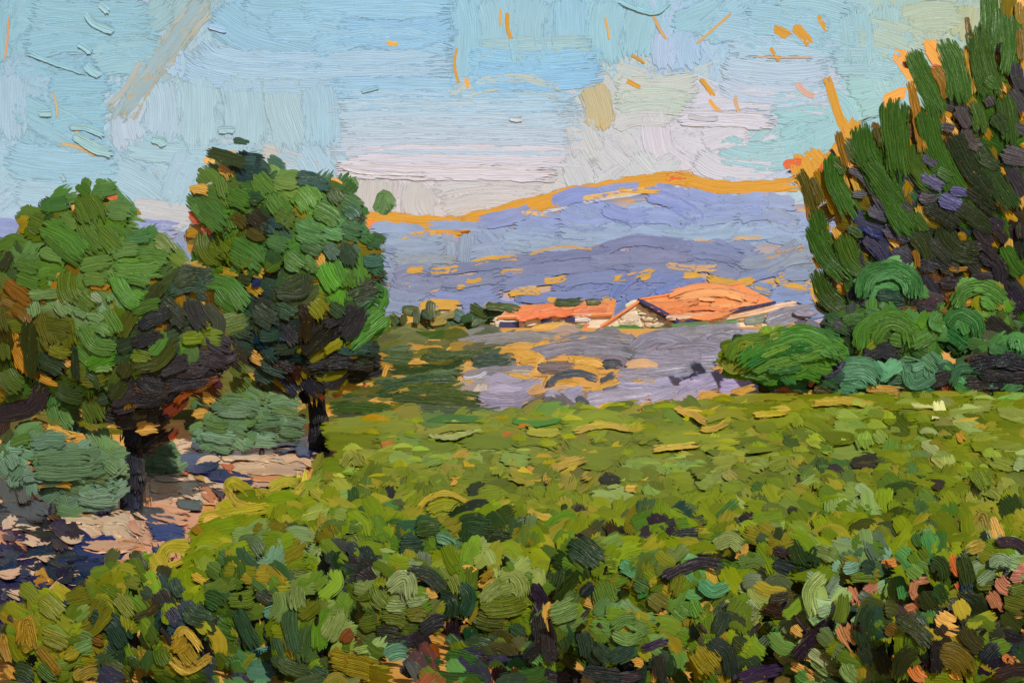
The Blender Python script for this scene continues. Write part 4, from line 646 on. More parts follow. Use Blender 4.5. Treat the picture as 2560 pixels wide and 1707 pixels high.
emit(SKY_S, sky, (0, 0, 0), sky_surf, 'sky_stroke', th=0.2, bulge=0.0, rag=0.07, relief=0.5, lift0=0.4, lift_k=0.0012, under=False, clean=True)

ys = np.concatenate([np.linspace(-40, 3, 8), np.geomspace(4, 7000, 110)])
xs = np.concatenate([-np.geomspace(7000, 3, 40), np.linspace(-2, 2, 5), np.geomspace(3, 7000, 40)])
gx, gy = np.meshgrid(xs, ys, indexing='ij')
gz = zg(np.clip(gy, 0, None)) - 0.02
ground = add_mesh('ground', mesh_from('ground', np.stack([gx, gy, gz], -1).reshape(-1, 3), grid_faces(len(xs), len(ys)), None, M_SOIL), kind='structure')

def hill(name, label, prof, Y1, p1, Y2, p2, strokes, poly, step, size, part):
    z1, z2 = (HZ - p1) / F * Y1, (HZ - p2) / F * Y2
    n = np.array([0, -(z2 - z1), Y2 - Y1]); n /= np.linalg.norm(n)
    P = np.array([0, Y1, z1])
    px = np.linspace(prof[0][0], prof[-1][0], 120)
    py = np.interp(px, [q[0] for q in prof], [q[1] for q in prof])
    py = py + 0.8 * np.sin(px * 0.21) + 0.6 * np.sin(px * 0.47 + 1)
    rows = []
    for a, b in zip(px, py):
        D = np.array([(a - CX) / F, 1, (HZ - b) / F])
        c = D * ((P @ n) / (D @ n))
        base = np.array([c[0] * Y1 / c[1], Y1, z1 - 1.0]); foot = base + np.array([0, -60, -40.0])
        back = c + np.array([c[0] * 0.2, 900, -260 - 0.12 * c[1]])
        rows.append([foot, base, base * 0.5 + c * 0.5 - n * .3, c * 0.9 + base * 0.1 - n * .3, c, c * 0.5 + back * 0.5, back])
    V = np.array(rows).reshape(-1, 3)
    o = add_mesh(name, mesh_from(name, V, grid_faces(120, 7)[:, ::-1], None, M_HILL), kind='structure')
    def surf(a, b, s):
        D = np.array([(a - CX) / F, 1, (HZ - b) / F])
        t = (P @ n) / min(D @ n, -0.02)
        t = min(max(t, Y1 * 0.9), Y2 * 1.1)
        m = n
        return D * t, m
    for s in strokes:
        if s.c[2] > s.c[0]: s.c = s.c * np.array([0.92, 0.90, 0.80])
    f = fillers([s for s in strokes if s.c[2] > s.c[0]], poly, step, size * 1.3, 2.4, jitter_c=0.04, ang_j=0.15, holes=[s for s in strokes if is_ochre(s.c)])
    emit(f, o, (0, 0, 0), surf, part, th=0.3, singles=0, mass='slope_cover', bulge=0.0, lift0=1, lift_k=0.0005, relief=0.8, soft=True)
    emit(strokes, o, (0, 0, 0), surf, part, th=0.6, bulge=0.0, lift0=3, lift_k=0.006, relief=1.0, under=False, soft=True)
    return o

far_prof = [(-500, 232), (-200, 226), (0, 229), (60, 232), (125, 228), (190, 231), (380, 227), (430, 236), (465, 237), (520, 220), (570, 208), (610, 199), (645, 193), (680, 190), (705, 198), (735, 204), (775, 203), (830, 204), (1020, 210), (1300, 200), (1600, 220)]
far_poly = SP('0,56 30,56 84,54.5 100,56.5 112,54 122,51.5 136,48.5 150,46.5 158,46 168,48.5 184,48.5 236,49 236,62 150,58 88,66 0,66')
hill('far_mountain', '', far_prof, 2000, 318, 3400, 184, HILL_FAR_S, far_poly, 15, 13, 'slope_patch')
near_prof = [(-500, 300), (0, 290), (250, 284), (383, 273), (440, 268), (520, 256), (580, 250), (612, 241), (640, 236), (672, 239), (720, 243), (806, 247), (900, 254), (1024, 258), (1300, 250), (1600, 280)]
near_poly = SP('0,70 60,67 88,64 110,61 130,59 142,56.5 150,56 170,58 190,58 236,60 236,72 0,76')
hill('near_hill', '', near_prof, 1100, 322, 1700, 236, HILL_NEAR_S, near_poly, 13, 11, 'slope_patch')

# ------------------------------------------------------------------ valley floor
VK = [2.0]
def valley_surf(px, py, s):
    Y = min(depth_at(max(py, 329) + VK[0] * (0.6 if is_ochre(s.c) else 1.0)), 192.0)
    return at(px, py, Y), nrm(RNG.normal(0, 4), 22 + RNG.normal(0, 3))

for s in LAV_S:
    if not is_ochre(s.c): s.c = s.c * 0.84
lav = empty('lavender_field', (0, 60, float(zg(60))), 'grey lavender and dark green strips sloping down to the farm buildings', None, None, 'stuff')
poly = SP('-50,78 82,76.5 112,76.5 150,77.2 180,76.5 196,75 196,92 150,93.6 110,96 76,96 -50,104')
f = fillers(LAV_S, poly, 11, 13, 2.4, jitter_c=0.06, ang_j=0.12, holes=[s for s in LAV_S if is_ochre(s.c)])
B0 = (0, 60, float(zg(60)))
emit(f, lav, B0, valley_surf, 'lavender_clump', th=0.7, singles=150, mass='lavender_mass', bulge=0.03, lift0=0, lift_k=0.0, soft=True)
VK[0] = 9.0
emit(LAV_S, lav, B0, valley_surf, 'lavender_clump', th=1.2, bulge=0.03, lift0=0, lift_k=0.04, under=True, relief=1.7)

# ------------------------------------------------------------------ farmhouse and long barn
def Pm(px, py, Y): return at(px, py, Y)
Yf, Yb = 200.0, 260.0
A_ = Pm(638, 299.8, Yf); B_ = Pm(741, 283.6, Yb); C_ = Pm(676, 321.6, Yf); D_ = Pm(773, 300.6, Yb)
L_ = Pm(599.5, 325, Yf); Lb = Pm(705, 303, Yb)
gz_f = float(zg(Yf)) - 0.3; gz_b = float(zg(Yb)) - 0.3
hb = (A_[0], Yf, float(zg(Yf)))
house = empty('farmhouse', hb, 'gabled farmhouse with wide orange roof and cream gable end beyond the lavender', 'farmhouse')
hb = np.array(hb)
def drop(p, z): return np.array([p[0], p[1], z])
up = np.array([0, 0, 0.02])
def inset(p, q=(0, 0.6, -0.12)): return p + np.array(q)
wv = [drop(L_, gz_f), drop(C_, gz_f), C_ + [-.5, 0, -.2], A_ + [0, 0, -.3], L_ + [.4, 0, -.1], drop(D_, gz_b), D_ + [-.5, 0, -.2], B_ + [0, 0, -.3], Lb + [.4, 0, -.1], drop(Lb, gz_b)]
wall = add_mesh('wall', polymesh('wall', [p - hb for p in wv], [(0, 1, 2, 3, 4), (1, 5, 6, 2), (5, 9, 8, 7, 6), (9, 0, 4, 8)], M_WALL), house)
nr = np.cross(C_ - A_, B_ - A_); nr /= np.linalg.norm(nr)
if nr[2] < 0: nr = -nr
nl = np.cross(B_ - A_, L_ - A_); nl /= np.linalg.norm(nl)
if nl[2] < 0: nl = -nl
o_ = np.array([0, -0.8, 0])
def slab(pts, n, th):
    pts = [np.asarray(p) for p in pts]
    k = len(pts)
    v = [p - hb for p in pts] + [p - n * th - hb for p in pts]
    f = [tuple(range(k)), tuple(range(2 * k - 1, k - 1, -1))] + [(i, i + k, (i + 1) % k + k, (i + 1) % k) for i in range(k)]
    return v, f
v, f = slab([A_ + o_, C_ + o_ + (C_ - A_) * .05, D_ + (D_ - B_) * .05, B_], nr, 0.45)
roof = add_mesh('roof', polymesh('roof', v, f, M_ROOF), house)
v, f = slab([A_ + o_, B_, Lb, L_ + o_], nl, 0.45)
add_mesh('roof', polymesh('roof', v, f, M_ROOF), house)
def beam(name, a, b, r, root, base, mat):
    V, Fc = tube([a, (a + b) / 2 + np.array([0, -.05, .05]), b], [r, r * 1.15, r], 7)
    return add_mesh(name, mesh_from(name, V - base, Fc, None, mat), root)
beam('rake_shadow', A_ + np.array([0.2, -1.1, -.15]), C_ + np.array([0.3, -1.1, -.1]), 0.55, house, hb, M_EAVE_SHADE)  # shadow lines at rake and eave, modelled as dark bars
beam('eave_shadow', C_ + np.array([.3, -.9, -.35]), D_ + np.array([.3, -.5, -.35]), 0.38, house, hb, M_EAVE_SHADE)
beam('ridge_cap', A_ + np.array([0, -.9, .1]), B_ + np.array([0, 0, .1]), 0.28, house, hb, M_ROOF)
for s in BARN_ROOF_S + LONG_ROOF_S: s.c = s.c * np.array([0.92, 0.93, 0.95])
def roof_surf(px, py, s):
    D = np.array([(px - CX) / F, 1, (HZ - py) / F])
    return D * (((A_ + o_ + nr * .25) @ nr) / (D @ nr)), nr
emit([s for s in BARN_ROOF_S], house, hb, roof_surf, 'tile_band', th=1.6, bulge=0.02, lift0=1.2, lift_k=0.03, parent=roof, relief=.7, under=False)
def gable_surf(px, py, s): return at(px, py, Yf - .15), nrm(-8, 4)
emit(BARN_WALL_S, house, hb, gable_surf, 'plaster_patch', th=1.3, bulge=0.02, lift0=0.3, lift_k=0.02, parent=wall)
nw = np.cross(D_ - C_, np.array([0, 0, 1.0])); nw /= np.linalg.norm(nw)
if nw[1] > 0: nw = -nw
def side_surf(px, py, s):
    D = np.array([(px - CX) / F, 1, (HZ - py) / F])
    return D * (((C_ + nw * .2) @ nw) / (D @ nw)), nw
SIDE_S = parse('''
Q: 2,64 30,61 56,57|3|e4c4a8|3; 24,64 50,60 78,54|4|e8c8ac|3; 10,66 40,63|4|ddb89c|3; 40,65 48,63|2.4|d8a878
''')
emit(SIDE_S, house, hb, side_surf, 'plaster_patch', th=1.2, bulge=0.02, lift0=0.6, parent=wall)

Yl = 206.0
e0, e1 = Pm(497, 315.5, Yl), Pm(612, 312.5, Yl); r0, r1 = Pm(516, 305.5, Yl + 7), Pm(616, 300.5, Yl + 7)
b0, b1 = e0 + np.array([1.5, 14, 0]), e1 + np.array([1.5, 14, 0])
gl = float(zg(Yl)) - 0.3
lb = np.array([e0[0], Yl, float(zg(Yl))])
barn = empty('long_barn', lb, 'long low barn with ragged orange roof left of the gabled farmhouse', 'barn')
wv = [drop(e0, gl) + [-.8, 0, 0], drop(e1, gl), e1, e0 + [-.8, 0, 0], drop(b0, gl), drop(b1, gl), b1, b0, r0, r1]
lwall = add_mesh('wall', polymesh('wall', [p - lb for p in wv], [(0, 1, 2, 3), (1, 5, 6, 9, 2), (5, 4, 7, 6), (4, 0, 3, 8, 7)], M_WALL), barn)
nlr = np.cross(e1 - e0, r0 - e0); nlr /= np.linalg.norm(nlr)
if nlr[2] < 0: nlr = -nlr
nlb = np.cross(r1 - r0, b0 - r0); nlb /= np.linalg.norm(nlb)
if nlb[2] < 0: nlb = -nlb
hb_keep = hb; hb = lb
v, f = slab([e0 + np.array([0, -.7, -.3]), e1 + np.array([0, -.7, -.3]), r1 + up * 5, r0 + up * 5], nlr, 0.35)
lroof = add_mesh('roof', polymesh('roof', v, f, M_ROOF), barn)
v, f = slab([r0 + up * 5, r1 + up * 5, b1 + np.array([0, .6, -.2]), b0 + np.array([0, .6, -.2])], nlb, 0.35)
add_mesh('roof', polymesh('roof', v, f, M_ROOF), barn)
hb = hb_keep
def box_part(name, px0, px1, py0, py1, Y, d, root, base, mat):
    a, b = at(px0, py1, Y), at(px1, py0, Y)
    v = [(x, y, z) for y in (Y - d, Y + d) for x, z in ((a[0], a[2]), (b[0], a[2]), (b[0], b[2]), (a[0], b[2]))]
    f = [(0, 1, 2, 3), (7, 6, 5, 4), (0, 4, 5, 1), (1, 5, 6, 2), (2, 6, 7, 3), (3, 7, 4, 0)]
    return add_mesh(name, polymesh(name, [np.array(p) - base for p in v], f, mat), root)
box_part('window', 541, 551, 316.5, 323, Yl - .9, .25, barn, lb, M_DARK)
box_part('window', 566, 575, 316.5, 321.5, Yl - .9, .25, barn, lb, M_DARK)
box_part('doorway', 500, 519, 321.5, 327, Yl - .9, .25, barn, lb, M_DARK)
def lroof_surf(px, py, s):
    D = np.array([(px - CX) / F, 1, (HZ - py) / F])
    return at(px, py, min(max((e0 @ nlr) / min(D @ nlr, -.02), Yl - 1), Yl + 8)), nrm(0, 40)
emit(LONG_ROOF_S, barn, lb, lroof_surf, 'tile_band', th=1.7, bulge=0.02, lift0=1.5, lift_k=.05, parent=lroof, relief=.8, under=False)
emit(LONG_WALL_S, barn, lb, lambda px, py, s: (at(px, py, Yl - .5), nrm(0, 8)), 'plaster_patch', th=1.2, bulge=.02, lift_k=.02, parent=lwall)

hedge = empty('hedge', (-5, 185, float(zg(185))), 'dark green hedge clumped left of the long low barn', 'hedge')
emit(fillers(HEDGE_S, SP('86,72 96,70.5 110,71 112,76 90,79 86,77'), 10, 9, 1.6) + HEDGE_S, hedge, (-5, 185, float(zg(185))), lambda px, py, s: (at(px, py, 186 + RNG.normal(0, 1)), nrm(RNG.normal(0, 10), 25)), 'leaf_clump', th=1.3, lift_k=.02)
garden = empty('low_hedge', (25, 192, float(zg(192))), 'thin strip of low green bushes along the foot of the farmhouse', 'hedge')
emit(GARDEN_S, garden, (25, 192, float(zg(192))), lambda px, py, s: (at(px, py, 193), nrm(RNG.normal(0, 10), 25)), 'leaf_clump', th=1.3, lift_k=.02)

# ------------------------------------------------------------------ bare earth at the left, with painted tree shadows and some dark grass on it
def gnd_surf(px, py, s):
    Y = depth_at(py, 0.02)
    g = -0.16 + 0.0046 * Y
    n = np.array([RNG.normal(0, .03), -g + RNG.normal(0, .02), 1.0]); n /= np.linalg.norm(n)
    return at(px, py, Y), n
earth = empty('bare_earth', (-4, 14, float(zg(14))), 'pale pink earth path under the two orchard trees', None, None, 'structure')
EB = (-4, 14, float(zg(14)))
earth_poly = SP('-50,108 20,110 30,104 50,101 74,100 73,104 70,109 52,112 45,118 43,123 35,130 25,134 10,140 -6,146 -12,164 -60,164')
f = fillers([s for s in PATH_S if s.c[0] > .5 and s.c[2] > .14], earth_poly, 12, 16, 1.8, ang_j=0.2, jitter_c=.05)
emit(f, earth, EB, gnd_surf, 'earth_patch', th=0.6, singles=0, mass='earth_cover', bulge=0.0, lift_k=.001, soft=True)
emit(PATH_S, earth, EB, gnd_surf, 'earth_patch', th=1.2, bulge=0.0, lift0=5, lift_k=.03, under=False)
shade = empty('painted_shadow', EB, 'dark indigo painted tree shadows and dark grass on the pink earth', None, None, 'stuff')
emit(fillers([s for s in INDIGO_S if s.c[2] > s.c[1]], SP('-50,118 -6,114 8,117 20,120 26,127 29,131 22,135 8,143 -6,148 -50,160'), 13, 15, 1.8, skip=.25), shade, EB, gnd_surf, 'shadow_patch', th=.6, singles=0, mass='shadow_mass', bulge=0.0, lift0=7, lift_k=.002, soft=True)
emit(INDIGO_S, shade, EB, gnd_surf, 'shadow_patch', th=1.6, bulge=0.0, lift0=9, lift_k=.03)

# ------------------------------------------------------------------ trees
for blk in [TREE1_S, TREE2_S, TREE3_S, VINE_S, SHRUB_MID_S, SHRUB_LEFT_S] + [q[2] for q in SHRUB_R]:
    for s in blk:
        if not is_ochre(s.c): s.c = s.c * np.array([0.94, 0.78, 0.66])
for s in FIELD_S: s.c = s.c * np.array([0.95, 0.89, 0.58])
for s in SHRUB_MID_S + SHRUB_LEFT_S:
    if not is_ochre(s.c): s.c = s.c * np.array([0.92, 0.90, 0.86])
for s in TREE3_S:
    if s.c[1] > s.c[0] * 1.5: s.c = s.c * np.array([1.15, 1.2, .7])
for s in VINE_S:
    if s.c[0] > s.c[1] * 1.8 and not is_ochre(s.c): s.c = s.c * .75
for s in PATH_S:
    s.c = np.minimum(s.c * np.array([1.18, .96, .76]), .8)
for q in SHRUB_R:
    for s in q[2]:
        if not is_ochre(s.c): s.c = s.c * np.array([0.98, 0.88, 0.85])
def tangent(dx, dy, d2, ax, ay):
    q = math.sqrt(1 - d2)
    yaw = math.degrees(math.atan(ax * dx / q)); el = math.degrees(math.atan(-ay * dy / q))
    return nrm(float(np.clip(yaw, -45, 45)) * .85 + RNG.normal(0, 1.2), float(np.clip(el * .85, -8, 24)) + 2 + RNG.normal(0, 1.2))

def crown_surf(cx, cy, rx, ry, Yc, R, back=0.0, side=1, tilt=12):
    cx, cy, rx, ry = (q * 4.3537 for q in (cx, cy, rx, ry))
    def surf(px, py, s):
        dx, dy = (px - cx) / rx, (py - cy) / ry
        d2 = min(dx * dx + dy * dy, 0.97)
        Y = Yc - side * R * math.sqrt(1 - d2) + back * R + RNG.normal(0, 0.003 * R)
        Y = min(Y, depth_at(py, 0.10))
        return at(px, py, Y), tangent(dx, dy, d2, R / (rx * Yc / F), R / (ry * Yc / F))
    return surf

def tree(name, label, cat, strokes, poly, crown, limbs, base, step, size, group=None, aspect=1.5, bark=None, skip=0.06, part='leaf_clump', ang_j=0.5, extra=None, pex=0.0):
    root = empty(name, base, label, cat, group)
    base = np.asarray(base, float)
    cx, cy, rx, ry, Yc, R = crown
    for k, (path, rad) in enumerate(limbs):
        P = [at(x * 4.3537, y * 4.3537, Yc + dy) for x, y, dy in path]
        V, Fc = tube(P, rad)
        me = mesh_from('trunk' if k == 0 else 'limb', V - base, Fc, None, M_BARK)
        add_mesh('trunk' if k == 0 else 'limb', me, root)
    if bark:
        emit(bark, root, base, lambda px, py, s: (at(px, py, Yc - limbs[0][1][0] * 1.15), nrm(RNG.normal(0, 14), 12)), 'bark_strip', th=1.4, lift_k=.05)
    leafy = [s for s in strokes if s.c[0] < 0.35]
    n1 = max(0, 290 - len(strokes))
    ho = [s for s in strokes if is_ochre(s.c)]
    back = fillers(leafy, poly, step * 1.35, size * 1.2, aspect, erode=15, near_only=leafy)
    emit(back, root, base, crown_surf(*crown, back=0.0, side=-1), part, th=1.4, singles=0, mass='foliage', lift_k=0)
    inner = fillers(leafy, poly, step * 1.3, size * 1.3, aspect, extra=['b8862a', 'c8922c', '8a7018', 'a07a1c'] if aspect < 2 else ['c08a28', 'd0963a', 'a07a14', 'c8923a'], pex=.45 if aspect < 2 else .9, edge=2, erode=15, near_only=leafy)
    emit(inner, root, base, crown_surf(*crown, back=0.12), part, th=1.4, singles=0, mass='foliage', lift_k=0)
    f = fillers(leafy, poly, step, size, aspect, skip=skip, ang_j=ang_j, extra=extra, pex=pex, edge=2, erode=11, near_only=leafy, holes=ho, jitter_c=.07)
    RNG.shuffle(f)
    emit(f, root, base, crown_surf(*crown, back=0.02), part, th=0.5, singles=n1, mass='foliage', lift_k=.0015, soft=True)
    emit(strokes, root, base, crown_surf(*crown), part, th=1.0, lift0=1.2, lift_k=.006, relief=1.8, wall=False, bulge=.03)
    return root

BROWN = ['8a7018', '7a6a14', '6a5a14', '8a6414', '55601a']
def gb(px, py):
    Y = depth_at(py); return at(px, py, Y)

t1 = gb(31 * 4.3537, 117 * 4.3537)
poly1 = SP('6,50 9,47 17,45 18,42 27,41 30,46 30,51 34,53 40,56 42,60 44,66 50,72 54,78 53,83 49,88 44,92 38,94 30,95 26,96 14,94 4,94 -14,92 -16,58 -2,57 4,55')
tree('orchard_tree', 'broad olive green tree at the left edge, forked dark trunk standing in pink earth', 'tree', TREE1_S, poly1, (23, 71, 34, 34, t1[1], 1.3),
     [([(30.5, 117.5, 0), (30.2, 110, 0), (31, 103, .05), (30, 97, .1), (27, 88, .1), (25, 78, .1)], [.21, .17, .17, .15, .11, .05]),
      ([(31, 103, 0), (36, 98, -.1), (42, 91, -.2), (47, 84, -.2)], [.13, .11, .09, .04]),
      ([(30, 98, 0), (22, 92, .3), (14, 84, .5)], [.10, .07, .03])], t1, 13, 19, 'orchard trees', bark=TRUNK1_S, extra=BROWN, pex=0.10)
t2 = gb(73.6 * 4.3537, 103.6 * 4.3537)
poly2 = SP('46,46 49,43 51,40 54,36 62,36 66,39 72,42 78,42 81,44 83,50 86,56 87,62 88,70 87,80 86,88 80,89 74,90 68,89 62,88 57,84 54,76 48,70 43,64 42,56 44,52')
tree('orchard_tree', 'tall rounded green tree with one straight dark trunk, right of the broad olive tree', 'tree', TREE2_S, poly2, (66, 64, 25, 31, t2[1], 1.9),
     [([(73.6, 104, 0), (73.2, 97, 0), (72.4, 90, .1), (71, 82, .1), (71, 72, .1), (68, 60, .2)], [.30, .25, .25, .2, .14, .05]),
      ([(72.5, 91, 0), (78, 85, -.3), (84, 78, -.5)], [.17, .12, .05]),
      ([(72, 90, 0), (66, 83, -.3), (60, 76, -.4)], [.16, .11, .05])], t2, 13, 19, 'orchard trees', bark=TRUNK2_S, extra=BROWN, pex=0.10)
Y3 = 44.0
poly3 = SP('189,50 192,40 196,38 200,34 206,34 209,24 213,24 217,20 222,22 227,14 230,0 232,-26 275,-26 275,90 205,85 196,78 191,70 190,60')
tree('upright_evergreen', 'large dark evergreen with upswept boughs rising past the top right corner', 'tree', TREE3_S, poly3, (232, 48, 54, 64, Y3, 2.6),
     [([(224, 94, 0), (224, 80, 0), (226, 50, .2), (230, 10, .4)], [.8, .7, .5, .2]),
      ([(224, 80, 0), (214, 60, -1.5), (206, 40, -2)], [.4, .3, .1])],
     np.array([(224 * 4.3537 - CX) / F * Y3, Y3, float(zg(Y3))]), 14, 16, aspect=2.6, skip=0.3, ang_j=0.2, extra=['8a6a10', 'a07a14', 'c08a28', '33560f', '2a4a14', '6a5a10'], pex=0.5)

# ------------------------------------------------------------------ shrubs
def shrub(label, cat, strokes, Y, step=10, size=10, n=140, pad=4, group=None, low=0):
    xs = np.concatenate([s.P[:, 0] for s in strokes]); yy = np.concatenate([s.P[:, 1] for s in strokes])
    x0, x1, y0, y1 = xs.min(), xs.max(), yy.min(), yy.max() + low
    cx, cy, rx, ry = (x0 + x1) / 2, (y0 + y1) / 2, (x1 - x0) / 2 + pad, (y1 - y0) / 2 + pad
    base = np.array([(cx - CX) / F * Y, Y, float(zg(Y))])
    root = empty('shrub', base, label, cat, group)
    ell = [(cx + rx * math.cos(a), cy + ry * math.sin(a)) for a in np.linspace(0, 6.283, 24, endpoint=False)]
    R = 0.3 * (rx + ry) * 0.5 * Y / F
    k = 4.3537
    leafy = [s for s in strokes if s.c[0] < 0.35]
    cs = crown_surf(cx / k, cy / k, rx / k * 1.1, ry / k * 1.1, Y, R, back=0.03)
    cb = crown_surf(cx / k, cy / k, rx / k * 1.1, ry / k * 1.1, Y, R, side=-1)
    stem = [base, base + [0, 0, 0.22]]
    V, Fc = tube([stem[0], (stem[0] + stem[1]) / 2, stem[1]], [.09, .08, .05], 7)
    add_mesh('stem', mesh_from('stem', V - base, Fc, None, M_BARK), root)
    emit(fillers(leafy, ell, step * 1.3, size * 1.3, near_only=leafy), root, base, cb, 'leaf_clump', singles=0, lift_k=0)
    emit(fillers(leafy, ell, step, size * 1.4, near_only=None if low > 8 else leafy, holes=[s for s in strokes if is_ochre(s.c)]), root, base, cs, 'leaf_clump', singles=n, th=0.8, lift_k=.002, soft=True)
    emit(strokes, root, base, crown_surf(cx / k, cy / k, rx / k * 1.1, ry / k * 1.1, Y, R), 'leaf_clump', th=1.1, lift0=1.5, lift_k=.015, relief=1.9, wall=False, bulge=.035)
    return root
for label, (Y, cat), S_ in SHRUB_R:
    shrub(label, cat, S_, Y + 5.5)
def split_x(strokes, x):
    return [s for s in strokes if s.ctr[0] < x], [s for s in strokes if s.ctr[0] >= x]
ma, mb = split_x(SHRUB_MID_S, 245)
shrub('pale sea green shrub in the gap between the two orchard trunks', 'shrub', ma, 26.6, low=7)
shrub('grey green shrub beside the straight trunk of the rounded tree', 'shrub', mb, 26.8, low=5, pad=-4)
la, lc = split_x(SHRUB_LEFT_S, 75)
lc, ld = split_x(lc, 138)
shrub('sea green shrub at the left edge under the broad olive tree', 'shrub', la, 17.9, low=6)
shrub('grey green shrub just left of the forked trunk', 'shrub', lc, 18.0, low=12)
shrub('small shaded dark green shrub just right of the forked trunk', 'shrub', ld, 23.2, low=7)

# ------------------------------------------------------------------ vineyard: the mass of the field, then single vines in front
field_poly = SP('81,97 90,95 110,96 125,95 140,93.5 155,93 170,92 190,91.5 300,91.5 300,164 243,164 243,134 200,132 160,133 120,131 80,132 60,135 40,139 26,142 22,141 29,136 38.5,131.5 46,125 48.5,119 56,114 73.5,110.5 79,105')
def field_surf(px, py, s):
    Y = min(depth_at(max(py, 391), canopy_lift(py)), 37.0)
    g = -0.16 + 0.0046 * Y
    f = float(np.interp(py, [470, 590], [0.0, 0.6]))
    n = np.array([RNG.normal(0, .01 + .02 * f), -g - f + RNG.normal(0, .01 + .02 * f), 1.0]); n /= np.linalg.norm(n)
    return at(px, py, Y), n
def field_body(px, py, s):
    Y = min(depth_at(max(py, 391), canopy_lift(py)) * 1.03, 37.0)
    return at(px, py + 2, Y), nrm(RNG.normal(0, 8), 50 + RNG.normal(0, 5))
def canopy_lift(py): return float(np.interp(py, [480, 600], [0.85, 0.22]))
fb = (4, 20, float(zg(20)))
weeds = empty('undergrowth', (4, 8.2, float(zg(8.2))), 'dark green weeds and fallen vine leaves on the ochre soil between the front vines', None, None, 'stuff')
vy = empty('vineyard', fb, 'yellow green vine canopy covering the slope, seen as one mass', None, None, 'stuff')
f = fillers([s for s in FIELD_S if not is_ochre(s.c)], field_poly, 12, 19, 1.6, ang_j=0.35, jitter_c=.06, k=6, extra=['66740a', '6e7b0c', '606f0a', '747e0e', '8a8420'], pex=.72)
emit(fillers(FIELD_S, field_poly, 17, 16, 1.5), vy, fb, field_body, 'leaf_clump', th=1.0, singles=0, lift0=-12, lift_k=0, soft=True)
emit(f, vy, fb, field_surf, 'leaf_clump', th=0.4, singles=max(0, 298 - len(FIELD_S)), lift0=1, lift_k=.001, soft=True)
emit(FIELD_S, vy, fb, field_surf, 'leaf_clump', th=.8, bulge=.02, lift0=9, lift_k=.015, relief=1.6, under=False, soft=True)

VINES = [  # crown centre in tens of pixels of the whole picture, half width, half height, label
 (10, 147, 9, 10, 'olive yellow vine in the bottom left corner beside the dark indigo ground'),
 (29, 142, 11, 12, 'vine with one dark bottle green blade over olive leaves, near the left corner'),
 (42, 149, 7, 9, 'vine with a thick curled yellow leaf at the bottom'),
 (57, 141, 9, 14, 'green vine flecked with two small turquoise leaves'),
 (72, 146, 8, 12, 'vine with long upright blue green shoots beside the turquoise flecked one'),
 (80, 135, 7, 9, 'vine with a long pale sage leaf edged bright green'),
 (92, 139, 8, 10, 'bushy vine topped by one pale grey green leaf, thick dark trunk below'),
 (112, 138, 11, 11, 'round goblet vine with a dark trunk and a violet blade curving down its side'),
 (128, 147, 5, 9, 'narrow vine of upright slate blades beside the goblet vine'),
 (144, 149, 9, 9, 'dark teal vine with a folded star of pale green leaves'),
 (137, 134, 7, 9, 'vine with a tall grey green pointed leaf above bare ochre soil'),
 (155, 137, 8, 10, 'vine with one large pale green leaf curling under its crown'),
 (167, 149, 7, 8, 'small yellow leaved vine at the bottom, right of the dark violet leaf'),
 (175, 143, 7, 9, 'vine with a pale crumpled leaf cluster on yellow green leaves'),
 (188, 147, 8, 9, 'vine crossed by slanting violet blades at the bottom'),
 (199, 148, 8, 9, 'vine with a sage green leaf heap and one salmon leaf'),
 (197, 134, 8, 9, 'vine with a crescent of pale leaves and three salmon leaves'),
 (214, 135, 7, 11, 'dark green vine with salmon and mint leaves below the yellow swirl'),
 (229, 135, 8, 11, 'right edge vine with pink leaves under a pale mint leaf'),
 (219, 150, 11, 9, 'deep green vine over bare ochre soil in the bottom right corner'),
 (210, 121, 9, 6, 'dark vine crowned by a thick yellow swirl'),
 (197, 121, 8, 7, 'dark green vine with a slanting violet blade on its crown'),
 (176, 128, 9, 7, 'shaded green vine between the pale leaf and the violet arch'),
 (152, 124, 8, 7, 'dark round vine with a flattened bottle green crown above the ochre'),
 (113, 125, 10, 7, 'dark green vine with an arched double crown behind the goblet vine'),
 (97, 126, 8, 6, 'blue green vine with one broad fan leaf'),
 (83, 126, 8, 7, 'brown violet vine at the near edge of the yellow canopy'),
 (62, 129, 8, 7, 'vine with a single dark plum leaf'),
]
buckets = [[] for _ in VINES]
for s in VINE_S:
    d = [((s.ctr[0] / 4.3537 - v[0]) / v[2]) ** 2 + ((s.ctr[1] / 4.3537 - v[1]) / v[3]) ** 2 for v in VINES]
    buckets[int(np.argmin(d))].append(s)
def solve_Y(py, h):
    return depth_at(py, h)
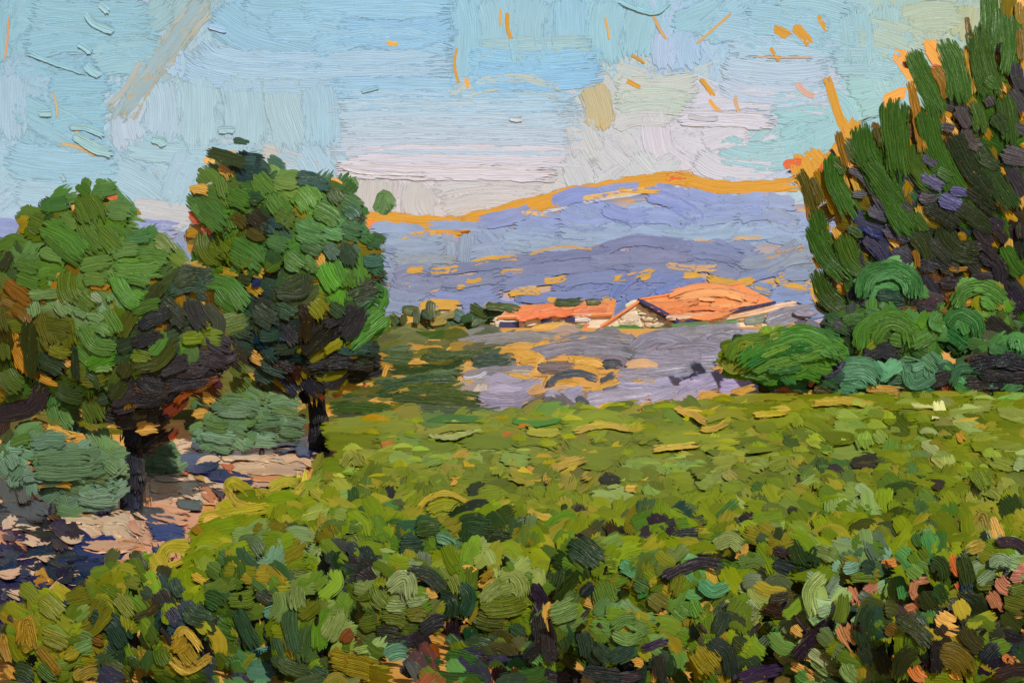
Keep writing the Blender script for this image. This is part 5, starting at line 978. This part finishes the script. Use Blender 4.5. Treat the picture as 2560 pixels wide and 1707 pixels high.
for vdef, bk in zip(VINES, buckets):
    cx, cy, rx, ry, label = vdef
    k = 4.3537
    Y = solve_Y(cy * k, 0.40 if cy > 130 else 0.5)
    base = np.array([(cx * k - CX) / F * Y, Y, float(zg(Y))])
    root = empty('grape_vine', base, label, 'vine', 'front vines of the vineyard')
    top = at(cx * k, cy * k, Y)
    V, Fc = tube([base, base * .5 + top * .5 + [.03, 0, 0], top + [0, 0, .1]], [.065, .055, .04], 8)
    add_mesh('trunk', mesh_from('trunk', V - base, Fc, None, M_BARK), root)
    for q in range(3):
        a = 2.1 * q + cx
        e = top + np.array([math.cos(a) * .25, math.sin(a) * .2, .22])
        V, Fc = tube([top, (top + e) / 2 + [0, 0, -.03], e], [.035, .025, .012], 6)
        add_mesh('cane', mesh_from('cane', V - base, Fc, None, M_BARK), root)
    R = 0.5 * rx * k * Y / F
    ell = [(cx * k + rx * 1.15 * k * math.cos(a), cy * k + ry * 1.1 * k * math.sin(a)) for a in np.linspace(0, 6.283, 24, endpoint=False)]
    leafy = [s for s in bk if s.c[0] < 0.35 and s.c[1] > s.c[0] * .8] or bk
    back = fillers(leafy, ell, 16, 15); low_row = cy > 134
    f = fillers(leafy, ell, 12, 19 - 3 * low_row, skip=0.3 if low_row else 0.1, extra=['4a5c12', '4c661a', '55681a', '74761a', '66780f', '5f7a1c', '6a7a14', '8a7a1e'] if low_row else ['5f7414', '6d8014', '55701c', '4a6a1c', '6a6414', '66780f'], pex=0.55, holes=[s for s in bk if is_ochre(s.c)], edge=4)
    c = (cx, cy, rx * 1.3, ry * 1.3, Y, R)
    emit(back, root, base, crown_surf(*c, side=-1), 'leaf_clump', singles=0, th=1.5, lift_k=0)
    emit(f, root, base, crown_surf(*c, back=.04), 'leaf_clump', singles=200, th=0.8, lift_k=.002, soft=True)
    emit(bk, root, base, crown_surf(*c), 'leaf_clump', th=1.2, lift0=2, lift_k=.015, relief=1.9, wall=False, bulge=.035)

emit(fillers([s for s in VINE_S if not is_ochre(s.c) and s.ctr[1] > 590 and s.c[0] < .3], SP('-8,147 290,147 290,164 -8,164'), 13, 17, 1.5, skip=.5, extra=['24381c', '3a4a12', '2c2a38', '55601a'], pex=.5), weeds, (4, 8.2, float(zg(8.2))), lambda px, py, s: (at(px, py, depth_at(py, .10)), nrm(RNG.normal(0, 6), 50)), 'leaf_clump', singles=0, th=1.0, lift_k=.002, soft=True)
